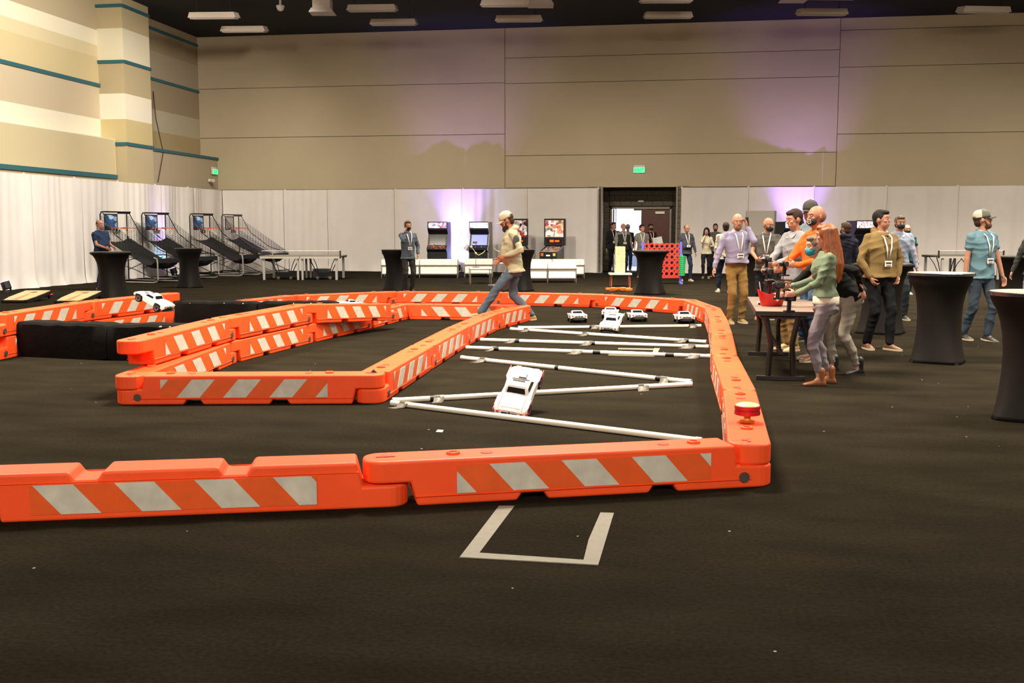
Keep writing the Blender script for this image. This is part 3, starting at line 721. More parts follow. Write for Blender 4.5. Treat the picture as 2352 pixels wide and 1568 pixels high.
# ---------------------------------------------------------------- radio controlled trucks
TW = mat((.82, .80, .76), .3, spec=.5); GLS = mat('#14131a', .15, spec=.6); TIRE = mat('#0b0b0c', .8, bump=.8, bs=90); CHAS = mat('#0e0e10', .6)
REDT = mat((.70, .03, .03), .4); RIM = mat((.35, .33, .33), .35, .6)
def truck(loc, rot, label, accent=None, antenna=True):
    t = empty('rc_truck', loc, 0, label, 'toy truck', 'white radio controlled trucks'); t.rotation_euler = rot
    # lower shell: lofted along y
    def sec(y, w, z0, z1, wt, zt): return [(-w, y, z0), (-w * 1.0, y, z1), (-wt, y, zt), (-wt * .4, y, zt + .006), (wt * .4, y, zt + .006), (wt, y, zt), (w, y, z1), (w, y, z0), (w * .6, y, z0 + .01), (-w * .6, y, z0 + .01)]
    S = [sec(-.285, .118, .085, .122, .10, .132), sec(-.27, .140, .07, .128, .12, .140), (sec(-.235, .148, .075, .130, .125, .143)), sec(-.225, .148, .118, .132, .125, .143),
         sec(-.175, .150, .128, .136, .122, .146), sec(-.12, .146, .118, .132, .118, .145), sec(-.105, .138, .058, .122, .115, .142), sec(.0, .132, .052, .120, .112, .138),
         sec(.09, .138, .056, .122, .112, .136), sec(.105, .146, .112, .130, .112, .134), sec(.165, .150, .126, .134, .110, .130), sec(.225, .146, .112, .126, .105, .122), sec(.235, .143, .075, .118, .10, .117), sec(.275, .125, .072, .100, .085, .104), sec(.285, .10, .078, .092, .07, .095)]
    obj('body_shell', MB().loft(S), TW, t, smooth=True)
    cab = MB().loft([[(-.112, -.09, .135), (.112, -.09, .135), (.118, .12, .130), (-.118, .12, .130)], [(-.098, -.055, .172), (.098, -.055, .172), (.10, .075, .165), (-.10, .075, .165)],
                     [(-.082, -.03, .192), (.082, -.03, .192), (.082, .035, .190), (-.082, .035, .190)]])
    obj('cab', cab, TW, t, bevel=.006)
    q = lambda a, b, c, d, m, nm, th=.0025: obj(nm, MB().add([a, b, c, d], [(0, 1, 2, 3)]), m, t)
    q((-.084, -.0835, .150), (.084, -.0835, .150), (.074, -.0505, .1845), (-.074, -.0505, .1845), GLS, 'rear_window')
    q((-.095, .111, .1445), (.095, .111, .1445), (.078, .062, .183), (-.078, .062, .183), GLS, 'windshield')
    for s in (-1, 1):
        obj('side_window', MB().add([(s * .112, -.05, .146), (s * .1145, .085, .143), (s * .1005, .058, .172), (s * .0995, -.038, .174)], [(0, 1, 2, 3)]), GLS, t)
        obj('tail_light', MB().box((s * .108, -.283, .113), (.024, .014, .024)), REDT, t, bevel=.003)
        obj('head_light', MB().box((s * .085, .277, .094), (.05, .02, .02)), GLS, t, bevel=.003)
    obj('roof_slot', MB().box((0, .03, .192), (.11, .014, .006)), GLS, t); obj('hood_scoop', MB().box((0, .14, .140), (.07, .05, .014)), mat('#55525a', .4), t, bevel=.004)
    obj('spare_panel', MB().box((0, -.19, .149), (.17, .13, .006)), mat((.74, .72, .68), .35), t, bevel=.003, label='white bed cover')
    for s in (-1, 1):
        obj('vent', MB().box((s * .045, -.288, .108), (.05, .006, .012)), CHAS, t)
    obj('emblem', MB().cyl((0, -.286, .112), (0, -.292, .112), .014, n=12), mat('#6a6668', .4, .5), t)
    obj('chassis', MB().box((0, 0, .058), (.11, .44, .03)).box((0, -.25, .06), (.16, .06, .045)).box((0, .26, .055), (.15, .05, .03)), CHAS, t, bevel=.006)
    obj('rear_bumper', MB().tube([(-.09, -.27, .06), (-.09, -.31, .062), (.09, -.31, .062), (.09, -.27, .06)], .007, 8), CHAS, t)
    for s in (-1, 1):
        for y in (-.172, .166):
            w = obj('wheel', MB().lathe([(.03, -.022), (.046, -.026), (.055, -.02), (.056, 0), (.055, .02), (.046, .026), (.03, .022)], n=20).xf(Matrix.Translation((s * .122, y, .056)) @ Matrix.Rotation(PI / 2, 4, 'Y')), TIRE, t, smooth=True)
            obj('rim', MB().lathe([(.032, -.02), (.034, -.024), (.01, -.018)], n=12).xf(Matrix.Translation((s * .122, y, .056)) @ Matrix.Rotation(-s * PI / 2, 4, 'Y')), RIM, w, smooth=True)
    if accent:
        am = mat(accent, .4)
        for s in (-1, 1):
            obj('pinstripe', MB().bar((s * .106, -.275, .147), (s * .106, -.10, .150), .004, .004), am, t, label='thin coloured pinstripe')
            obj('wheel_arch_trim', MB().box((s * .150, -.25, .098), (.004, .05, .05)).box((s * .150, .235, .10), (.004, .05, .05)).box((s * .151, -.175, .128), (.004, .11, .012)).box((s * .151, .168, .126), (.004, .11, .012)), am, t, label='coloured trim on the wheel arch')
        obj('rear_trim', MB().box((0, -.284, .133), (.20, .005, .004)), am, t)
    if antenna: obj('antenna', MB().cyl((-.05, .02, .18), (-.05, -.01, .34), .0018, n=5), CHAS, t)
    return t
def truck_rot(head, pitch=0, roll=0):
    """head: degrees right of straight-away-from-camera"""
    R = Matrix.Rotation(YAW - math.radians(head), 4, 'Z') @ Matrix.Rotation(math.radians(pitch), 4, 'X') @ Matrix.Rotation(math.radians(roll), 4, 'Y')
    return R.to_euler()
p = G(1194, 945); truck((p.x, p.y, .12), truck_rot(22, 37, 9), 'big white truck leaping over the nearest pipes, red pinstripes on its deck', (.75, .05, .1), False)
p = G(1406, 760); truck((p.x, p.y, .07), truck_rot(18, 22, 3), 'white truck with pale green trim climbing the pipes in mid track', (.35, .6, .2), False)
p = G(1325, 738); truck((p.x, p.y, 0), truck_rot(-4), 'leftmost of the parked white trucks, antenna up')
p = G(1402, 729); truck((p.x, p.y, 0), truck_rot(8), 'parked white truck half hidden behind the climbing truck')
p = G(1462, 736); truck((p.x, p.y, 0), truck_rot(-3), 'parked white truck just right of the climbing truck', antenna=False)
p = G(1570, 740); truck((p.x, p.y, 0), truck_rot(-2), 'parked white truck farthest right, beside the curved barriers')
p = G(352, 775); truck((p.x, p.y, .47), (Matrix.Rotation(YAW + math.radians(72), 4, 'Z') @ Matrix.Rotation(math.radians(24), 4, 'X')).to_euler(), 'white truck jumping nose-up over the black foam blocks at left', antenna=False)
p = G(806, 709); tt = truck((p.x, p.y, .0), (Matrix.Rotation(YAW + math.radians(-70), 4, 'Z') @ Matrix.Rotation(math.radians(0), 4, 'X')).to_euler(), 'white truck roof barely visible over the inner barriers, left of the phone man', antenna=False)

# ---------------------------------------------------------------- cocktail tables in black stretch covers
SPX = mat('#15110f', .6, var=.1, vs=6, spec=.2); TOPM = mat('#3b3836', .35, spec=.5); RIMM = mat('#322d33', .15, .1, spec=.7)
def cocktail(px, py, label, h=1.07, acrylic=False, r=.38, rot=.4):
    g = G(px, py); t = empty('cocktail_table', (g.x, g.y, 0), rot, label, 'cocktail table', 'tall tables in black stretch covers')
    lobe = lambda a, z: 1 + (.20 * (1 - min(1, z / .55)) ** 1.6) * (abs(math.cos(2 * a)) ** 3 - .35)
    prof = [(.335, .0), (.325, .04), (.305, .12), (.28, .25), (.262, .4), (.258, .55), (.268, .7), (.29, .82), (.325, .92), (.36, .98), (r - .004, h - .045), (r, h - .03), (r, h - .012)]
    prof = [(a * r / .38, b * h / 1.07 if b < .99 else b) for a, b in prof]
    obj('stretch_cover', MB().lathe(prof, n=48, lobe=lobe), SPX, t, smooth='all')
    if acrylic:
        obj('tabletop', MB().lathe([(r + .008, h - .03), (r + .014, h - .026), (r + .014, h), (r + .008, h + .004)], n=48), RIMM, t, smooth=True)
        obj('top_surface', MB().lathe([(r + .002, h + .002), (r + .002, h + .007)], n=48), mat((.36, .33, .30), .3, spec=.6), t)
    else:
        obj('tabletop', MB().lathe([(r - .01, h - .014), (r + .003, h - .01), (r + .003, h - .002), (r - .006, h + .002)], n=40), TOPM, t, smooth=True)
    for k in range(4):
        a = k * PI / 2; obj('foot', MB().cyl((.345 * math.cos(a), .345 * math.sin(a), 0), (.345 * math.cos(a), .345 * math.sin(a), .02), .03, n=10), mat('#0c0c0c', .6), t)
    return t
cocktail(259, 684, 'black cocktail table in front of the man in navy at left', r=.42)
cocktail(436, 660, 'black cocktail table among the basketball games', r=.37)
cocktail(910, 669, 'black cocktail table behind the man on the phone in grey', r=.37)
cocktail(1196, 668, 'black cocktail table hidden behind the striding man', r=.37)
cocktail(1493, 675, 'black cocktail table in front of the giant red grid game', r=.42)
cocktail(1742, 690, 'black cocktail table behind the man in the grey polo', r=.40)
cocktail(2022, 764, 'black cocktail table behind the man in the olive hoodie', r=.42)
T8 = cocktail(2153, 830, 'black cocktail table with papers on its acrylic top, left of the man in teal', acrylic=True, r=.37)
cocktail(2326, 712, 'black cocktail table at the right edge behind the man in teal', r=.40)
T10 = cocktail(2372, 960, 'nearest black cocktail table, cut off by the right edge', acrylic=True, r=.38)
z8 = 1.078
pp = obj('paper', MB().box((0, 0, .001), (.46, .24, .002)), mat((.85, .83, .78), .6), loc=(T8.location.x + .06, T8.location.y - .02, z8), ); pp.rotation_euler = (0, 0, YAW - .06)
tag(pp, 'white sheets of paper lying on the acrylic-topped cocktail table', 'paper')

# ---------------------------------------------------------------- lounge: white benches with chrome frames, small tables
LEA = mat((.93, .88, .80), .45, var=.03, vs=3, spec=.4); CHR = mat((.42, .40, .38), .25, .9)
def bench(px, py, n, label, rot=0, w=.96, dpt=.75):
    g = G(px, py); t = empty('lounge_bench', (g.x, g.y, 0), YAW + math.radians(rot), label, 'bench', 'white lounge benches')
    Lh = n * w / 2
    for i in range(n):
        x = -Lh + w * (i + .5)
        obj('seat_cushion', MB().box((x, 0, .505), (w - .015, dpt, .19)), LEA, t, bevel=.03, seg=3)
        obj('box_panel', MB().box((x, 0, .265), (w - .05, dpt - .05, .29)), LEA, t, bevel=.01)
        obj('piping', MB().box((x, -dpt / 2 + .018, .155), (w - .06, .012, .012)), LEA, t)
    fr = MB()
    for i in range(n + 1):
        x = -Lh + w * i
        for y in (-dpt / 2, dpt / 2):
            obj('leg', MB().box((x + (.015 if i == 0 else -.015 if i == n else 0), y, .21), (.022, .022, .42)), CHR, t)
    for y in (-dpt / 2, dpt / 2): fr.box((0, y, .41), (2 * Lh, .022, .022))
    for x in (-Lh, Lh): fr.box((x, 0, .41), (.022, dpt, .022))
    obj('frame_rail', fr, CHR, t)
    return t
bench(966, 637, 2, 'long white bench behind the cocktail table and the man on the phone', 0, 1.25, .8)
bench(1100, 635.5, 1, 'white bench set behind, below the left arcade cabinets', 0, .95, .75)
bench(1257, 648, 2, 'white bench right of the striding man, nearer one', 0, .86, .7)
bench(1268, 637, 2, 'white bench behind, below the pinball machines', 0, 1.05, .7)
def end_table(px, py, label, s=.55, h=.48):
    g = G(px, py); t = empty('side_table', (g.x, g.y, 0), YAW + .1, label, 'side table')
    obj('tabletop', MB().box((0, 0, h - .02), (s, s, .04)), mat((.88, .84, .74), .35), t, bevel=.006)
    for a in (-1, 1):
        for b in (-1, 1): obj('leg', MB().bar((a * (s / 2 - .02), b * (s / 2 - .02), 0), (a * (s / 2 - .02), b * (s / 2 - .02), h - .04), .02), CHR, t)
    obj('apron_rail', MB().box((0, -s / 2 + .02, h - .05), (s, .02, .02)).box((0, s / 2 - .02, h - .05), (s, .02, .02)), CHR, t)
    return t
ta = end_table(1103, 651, 'small white side table with chrome legs and a stand on top', .64, .47)
tb = end_table(1144, 634, 'small white side table behind, by the arcade cabinet', .6, .47)
BRS = mat((.62, .58, .34), .35, .5)
def arm_lamp(px_loc, z, label, flip=1):
    t = empty('desk_lamp', (px_loc.x, px_loc.y, z), YAW, label, 'lamp')
    obj('base', MB().cyl((0, 0, 0), (0, 0, .018), .12, .10, n=20), mat('#4a4a48', .4, .5), t)
    obj('stem', MB().cyl((0, 0, .018), (0, 0, .42), .008, n=8), mat('#6b675c', .3, .6), t)
    obj('arm', MB().tube([(0, 0, .42), (-flip * .05, 0, .50), (-flip * .13, 0, .60), (-flip * .2, 0, .64)], .010, 8).tube([(0, 0, .42), (flip * .08, 0, .36), (flip * .2, .02, .42), (flip * .28, .02, .50)], .010, 8), BRS, t)
    for c, r in (((0, 0, .42), .032), ((-flip * .13, 0, .60), .038)): obj('knuckle', MB().ell(c, (r, r, r * 1.1)), BRS, t, smooth=True)
    obj('lamp_shade', MB().cyl((-flip * .2, 0, .66), (-flip * .30, -.02, .52), .03, .085, n=16), mat('#77767c', .35, .4), t, smooth=True)
    return t
arm_lamp(ta.location + V((-.12, -.05, 0)), .47, 'jointed desk lamp standing on the front white side table')
arm_lamp(tb.location + V((.12, 0, 0)), .47, 'jointed desk lamp on the rear white side table', -1)
g = G(1128, 655); st = empty('pedestal_stand', (g.x + .18, g.y, 0), YAW, 'chrome pedestal stand with round foot beside the side table', 'stand')
obj('foot', MB().lathe([(.27, 0), (.26, .02), (.05, .045)], n=28), CHR, st, smooth=True)
obj('strut', MB().cyl((-.05, 0, .04), (.17, .05, .38), .012, n=8).cyl((.05, 0, .04), (.17, .05, .38), .012, n=8), CHR, st)
obj('cross_bar', MB().cyl((.02, 0, .38), (.3, .08, .38), .01, n=8), CHR, st)

# ---------------------------------------------------------------- arcade cabinets
DARK = mat('#0c0c12', .4); 
def noise_emit(name, cols, scale, es, seed=0.0):
    m = bpy.data.materials.new(name); m.use_nodes = True; nt = m.node_tree; L = nt.links.new; b = nt.nodes['Principled BSDF']
    tc = nt.nodes.new('ShaderNodeTexCoord'); mp = nt.nodes.new('ShaderNodeMapping'); mp.inputs['Location'].default_value = (seed, seed, seed); mp.inputs['Scale'].default_value = (scale, scale, scale * 1.3)
    v = nt.nodes.new('ShaderNodeTexVoronoi'); v.feature = 'F1'; v.inputs['Scale'].default_value = 1.7; L(tc.outputs['Object'], mp.inputs[0]); L(mp.outputs[0], v.inputs['Vector'])
    sp = nt.nodes.new('ShaderNodeSeparateColor'); L(v.outputs['Color'], sp.inputs[0])
    cr = nt.nodes.new('ShaderNodeValToRGB'); cr.color_ramp.interpolation = 'LINEAR'; E = cr.color_ramp.elements
    E[0].color = srgb(cols[0]); E[0].position = 0; E[1].color = srgb(cols[-1]); E[1].position = 1
    for i, c in enumerate(cols[1:-1]): e = E.new((i + 1) / (len(cols) - 1)); e.color = srgb(c)
    L(sp.outputs[0], cr.inputs[0]); L(cr.outputs[0], b.inputs['Base Color']); L(cr.outputs[0], b.inputs['Emission Color']); b.inputs['Emission Strength'].default_value = es
    b.inputs['Roughness'].default_value = .3
    return m
MARQ1 = noise_emit('marquee_art', ['#e9e6ff', '#5a3aa8', '#ffffff', '#c02a4a', '#cfd0ff', '#1d1650', '#ffffff'], 8, .9)
MARQ2 = noise_emit('marquee_art', ['#e8f0ff', '#ffffff', '#9fb2c8', '#ffffff', '#d0d8ee', '#7a7f90'], 5, 1.0, 3)
PIN1 = noise_emit('backglass_art', ['#fff4d8', '#c86a30', '#ffffff', '#20140f', '#ffd9a0', '#a02848', '#fff8f0', '#e7c4d4'], 6, .5, 5)
PIN2 = noise_emit('backglass_art', ['#ffffff', '#251016', '#a02030', '#1a0c10', '#ffe8e0', '#301418'], 6, .35, 8)
CTRL1 = noise_emit('panel_art', ['#0b0b12', '#2a3a70', '#0c0c14', '#b05a20', '#0b0b12', '#e0a060', '#101018', '#202a50'], 20, .25, 2)
def arcade(px, py, rot, label, marq, side, screen, panel, h=1.83, w=.68, red=False):
    g = FL(px, 36.3); t = empty('arcade_cabinet', (g.x, g.y, 0), face_rot(rot) + PI, label, 'arcade game')
    # local -y faces the player
    prof = [(-.36, 0), (-.36, .78), (-.46, .84), (-.46, .92), (-.30, 1.02), (-.16, 1.42), (-.30, 1.58), (-.30, h), (.36, h), (.40, 1.2), (.40, 0)]
    k = h / 1.83
    for s in (-1, 1): obj('side_panel', MB().prism(prof, 'x', s * w / 2 - .012, s * w / 2 + .012), side, t)
    inner = [(-.33, 0), (-.33, .80), (-.44, .86), (-.44, .90), (-.28, 1.0), (-.13, 1.40), (-.22, 1.56), (-.22, h - .02), (.36, h - .02), (.38, 1.2), (.38, 0)]
    obj('cabinet_body', MB().prism(inner, 'x', -w / 2 + .012, w / 2 - .012), DARK, t)
    obj('marquee', MB().box((0, -.275, (1.60 + h) / 2), (w - .04, .03, h - 1.64)), marq, t)
    n = V((0, -.4, .15)).normalized()
    obj('screen', MB().add([(-w / 2 + .06, -.288, 1.03), (w / 2 - .06, -.288, 1.03), (w / 2 - .06, -.150, 1.385), (-w / 2 + .06, -.150, 1.385)], [(0, 1, 2, 3)]), screen, t)
    obj('control_panel', MB().prism([(-.455, .90), (-.29, 1.005), (-.28, 1.02), (-.46, .925)], 'x', -w / 2 + .01, w / 2 - .01), panel, t)
    for i in range(5):
        x = -w / 2 + .12 + i * (w - .24) / 4
        bt = obj('button', MB().cyl((x, -.38, .955), (x, -.385, .985), .018, n=10), mat(['#c03030', '#d8a030', '#3060c0', '#d8d8d8', '#c06a28'][i], .4), t)
    obj('joystick', MB().cyl((-.08, -.37, .96), (-.08, -.385, 1.04), .007, n=8).ell((-.08, -.386, 1.05), (.018, .018, .018)), mat('#b02020', .4), t)
    obj('coin_door', MB().box((0, -.335, .42), (.3, .02, .38)), mat('#1c1c20', .4, .3), t, bevel=.006)
    obj('coin_slot', MB().box((0, -.348, .5), (.12, .01, .06)), mat('#8a8678', .4, .5), t)
    obj('top_trim', MB().box((0, -.28, h), (w, .06, .025)), mat('#1a1a22', .4), t)
    return t
SC_DARK = mat('#0a0b14', .15, emit='#0a0b20', es=.3); SC_BLUE = mat('#7a86d8', .25, emit='#6a78e0', es=.9)
arcade(1009, 622, -8, 'black arcade cabinet with lit marquee behind the left bench', MARQ1, DARK, SC_DARK, CTRL1)
ar2 = arcade(1104, 624, -10, 'arcade cabinet with blue lit panel beside the purple wash', MARQ2, mat('#a8a49a', .4), SC_BLUE, mat('#22222a', .4))
obj('bezel_label', MB().box((-.15, -.262, 1.12), (.16, .006, .07), (math.radians(-20), 0, 0)), mat('#1a1c30', .4), ar2); obj('top_light', MB().cyl((0, -.20, 1.43), (0, -.215, 1.45), .001, .001, n=4), DARK, ar2)
arcade(1812, 628, 14, 'arcade cabinet with pale marquee behind the smiling man', MARQ2, DARK, SC_BLUE, mat('#1c1c26', .4))
arcade(1976, 628, 10, 'arcade cabinet with white and black marquee left of the olive hoodie man', noise_emit('marquee_art', ['#ffffff', '#20202a', '#ffffff', '#c0405a', '#dfe3ff'], 18, 1.3, 9), DARK, SC_DARK, CTRL1, h=1.86)
def pinball(px, py, rot, label, art, dm):
    g = FL(px, 36.2); t = empty('pinball_machine', (g.x, g.y, 0), face_rot(rot) + PI, label, 'pinball machine')
    w = .60
    obj('cabinet', MB().prism([(-.66, .42), (-.66, .80), (.62, 1.02), (.62, .42)], 'x', -w / 2, w / 2), DARK, t, bevel=.008)
    obj('playfield_glass', MB().add([(-w / 2 + .04, -.6, .815), (w / 2 - .04, -.6, .815), (w / 2 - .04, .40, .985), (-w / 2 + .04, .40, .985)], [(0, 1, 2, 3)]), noise_emit('playfield_art', ['#1a1412', '#70543c', '#201a1a', '#e8dcc8', '#3a3030', '#a06038'], 14, .5, px), t)
    obj('lockdown_bar', MB().box((0, -.65, .815), (w + .02, .05, .03)), CHR, t, bevel=.006)
    for s in (-1, 1): obj('side_rail', MB().bar((s * (w / 2 + .004), -.64, .815), (s * (w / 2 + .004), .5, 1.01), .016, .03), CHR, t)
    hb = obj('backbox', MB().box((0, .50, 1.48), (.74, .24, .94)), DARK, t, bevel=.012)
    obj('backglass', MB().box((0, .372, 1.60), (.64, .02, .58)), art, hb)
    obj('score_display', MB().box((0, .372, 1.17), (.5, .02, .15)), mat('#0a0808', .3), hb)
    obj('score_digits', MB().box((-.09, .36, 1.17), (.14, .006, .08)).box((.10, .36, 1.17), (.16, .006, .06)), mat('#ff5a1a', .4, emit='#ff4a10', es=dm), hb)
    for sx in (-1, 1):
        for sy in (-.6, .56):
            lg = obj('leg', MB().bar((sx * (w / 2 - .0), sy, .0), (sx * (w / 2 - .02), sy * .97, .5), .04, .03), mat('#15151a', .4, .3), t)
            obj('leveler_foot', MB().cyl((sx * w / 2, sy, 0), (sx * w / 2, sy, .03), .035, n=10), CHR, lg)
    obj('coin_door', MB().box((0, -.665, .62), (.24, .012, .24)), mat('#1c1c20', .4, .3), t)
    obj('front_badge', MB().box((0, -.675, .69), (.14, .006, .05)), mat((.8, .8, .78), .4, emit=(.8, .8, .8), es=.3), t)
    for s, c in ((-1, '#d06a30'), (1, '#d8d060')): obj('front_decal', MB().box((s * .21, -.664, .72), (.09, .006, .1)), mat(c, .5), t)
    obj('plunger', MB().cyl((.24, -.66, .6), (.24, -.74, .6), .012, n=8), CHR, t)
    return t
pinball(1193, 627, 8, 'pinball machine mostly hidden behind the striding man, dark artwork', PIN2, .2)
pinball(1268, 628, -14, 'pinball machine with bright artwork and orange digits right of the striding man', PIN1, 2)

# big grey display back behind the group
g = G(1741, 640); dsp = empty('display_panel', (g.x, g.y + 2.5, 0), YAW, 'large grey flat panel standing behind the masked man in the grey polo', 'panel')
k = (G(1741, 640) - CAM).length; 
pz = onY(1745, 484, g.y + 2.5).z; px0 = onY(1713, 500, g.y + 2.5).x; px1 = onY(1779, 500, g.y + 2.5).x; dsp.location.x = (px0 + px1) / 2; pw = px1 - px0
obj('panel', MB().box((0, 0, (pz + .5) / 2), (pw, .08, pz - .5)), mat((.42, .39, .36), .6), dsp, bevel=.01)
obj('side_edge', MB().box((pw / 2 + .03, .03, (pz + .5) / 2), (.07, .14, pz - .5)), mat((.2, .185, .17), .6), dsp)
for s in (-1, 1): obj('leg', MB().box((s * pw * .35, .02, .25), (.06, .06, .5)), mat('#222224', .5), dsp)
obj('foot', MB().box((0, .02, .02), (pw, .5, .04)), mat('#222224', .5), dsp)

# ---------------------------------------------------------------- basketball shooting games
NETM = mat('#15130f', .8); BLKF = mat('#111014', .7); HOOP = mat((.75, .08, .02), .4); TUBE_D = mat('#1d1c1c', .4, .3); TUBE_S = mat((.62, .59, .54), .3, .7)
BBG = noise_emit('backboard_art', ['#0a1420', '#2a5a98', '#0e2038', '#a8c4dc', '#16406e', '#0c1828'], 3.2, .12, 4)
def net_quad(a, b, c, d, nu, nv, r, mb):
    a, b, c, d = map(V, (a, b, c, d))
    for i in range(nu + 1):
        u = i / nu; p = a.lerp(b, u); q = d.lerp(c, u); mb.cyl(p, q, r, n=3, cap=False)
    for j in range(nv + 1):
        v = j / nv; p = a.lerp(d, v); q = b.lerp(c, v); mb.cyl(p, q, r, n=3, cap=False)
def hoops(px, py, rot, label, netm=NETM, board=BBG, frame=TUBE_D, H=2.1):
    """local: -x is the rear (boards), +x the players' end"""
    g = G(px, py); t = empty('basketball_arcade', (g.x, g.y, 0), YAW + math.radians(rot), label, 'basketball game', 'basketball shooting games by the left drape')
    w = 1.1
    for s in (-1, 1):
        y = s * w / 2
        obj('upright_frame', MB().tube([(-1.05, y, .0), (-1.05, y, H - .08), (-1.0, y, H), (-.9, y, H)], .019, 8).tube([(-.95, y, H - .02), (-.55, y, 1.45), (.2, y, .95), (1.0, y, .72)], .014, 8), frame, t)
        obj('base_frame', MB().tube([(-1.05, y, .05), (-.6, y, .03), (.85, y, .03), (.97, y, .05), (1.02, y, .12), (1.02, y, .6), (1.0, y, .72), (.9, y, .76)], .021, 8), TUBE_S, t)
        obj('brace', MB().tube([(-1.05, y, .75), (.2, y, .40), (1.0, y, .1)], .012, 6).tube([(-1.05, y, .35), (-.3, y, .62), (.3, y, .75)], .012, 6), frame, t)
        obj('side_net', None or (lambda m: (net_quad((-1.0, y, 1.25), (-1.0, y, 1.98), (.95, y, .78), (.95, y, .60), 12, 18, .0055, m), m)[1])(MB()), netm, t)
    obj('cross_bar', MB().tube([(-.9, -w / 2, H), (-.9, w / 2, H)], .022, 8).tube([(-1.05, -w / 2, .75), (-1.05, w / 2, .75)], .016, 8).tube([(1.02, -w / 2, .12), (1.02, w / 2, .12)], .018, 8), frame, t)
    # sloping ball return
    prof = [(-1.0, 1.22), (-.5, .98), (.1, .68), (.55, .46), (.78, .44), (1.0, .62)]
    vs = []; fs = []
    for x, z in prof: vs += [(x, -w / 2, z + .10), (x, -w / 4, z), (x, 0, z - .02), (x, w / 4, z), (x, w / 2, z + .10)]
    for i in range(len(prof) - 1):
        for k in range(4): fs.append((i * 5 + k, i * 5 + k + 1, i * 5 + k + 6, i * 5 + k + 5))
    o = obj('ball_return', MB().add(vs, fs), BLKF, t, smooth=True); so = o.modifiers.new('t', 'SOLIDIFY'); so.thickness = .012
    obj('return_lip', MB().box((.98, 0, .66), (.06, w, .14)), BLKF, t, bevel=.01)
    obj('top_bar', MB().box((-.92, w / 4 + .02, H - .03), (.05, w / 2 - .06, .05)), TUBE_D, t)
    for s in (-1, 1):
        bb = t if s > 0 else obj('backboard', MB().box((-.92, s * .275, 1.80), (.03, .52, .46)), board, t, bevel=.012)
        if s < 0: obj('backboard_rim', MB().tube([(-.90, s * .275 - .26, 1.57), (-.90, s * .275 + .26, 1.57), (-.90, s * .275 + .26, 2.03), (-.90, s * .275 - .26, 2.03)], .018, 6, True), TUBE_D, bb)
        cx = -.70
        hp = obj('hoop', MB().tube([(cx + .17 * math.cos(a), s * .275 + .17 * math.sin(a), 1.62) for a in [2 * PI * i / 18 for i in range(18)]], .014, 6, True).box((-.89, s * .275, 1.62), (.06, .12, .05)), HOOP, t, smooth=True)
        nm = MB()
        for i in range(10):
            a = 2 * PI * i / 10; b2 = a + .3
            nm.tube([(cx + .165 * math.cos(a), s * .275 + .165 * math.sin(a), 1.61), (cx + .12 * math.cos(b2), s * .275 + .12 * math.sin(b2), 1.5), (cx + .095 * math.cos(a), s * .275 + .095 * math.sin(a), 1.38)], .005, 4)
        obj('hoop_net', nm, mat((.75, .70, .62), .7), hp)
    obj('score_box', MB().box((-.93, 0, 1.5), (.05, .22, .12)), TUBE_D, t)
    return t
hoops(330, 648, -22, 'basketball game nearest the man in navy, leftmost of the row')
hp2 = hoops(418, 640, -22, 'second basketball game from the left, behind the cocktail table')
hoops(522, 633, -20, 'third basketball game from the left, right of the cocktail table')
hoops(590, 627, -18, 'farthest basketball game, paler frame, behind the table tennis table', netm=mat('#3a3a5a', .8), board=mat((.45, .42, .40), .4, spec=.4), frame=mat('#5a5550', .4, .3))
BALL = mat((.80, .22, .05), .6)
def ball(px, py, z, label, r=.09, m=BALL):
    g = hp2.matrix_basis @ V((px, py, z)); o = obj('basketball', MB().ell((0, 0, 0), (r, r, r), n=16, m=10), m, loc=g, smooth=True); tag(o, label, 'ball', 'small orange basketballs')
ball(.62, -.30, .60, 'orange ball in the second basketball game, nearest the camera'); ball(.62, -.08, .575, 'orange ball in the middle of the second basketball game return'); ball(.60, .14, .575, 'orange ball at the far side of the second basketball game return')

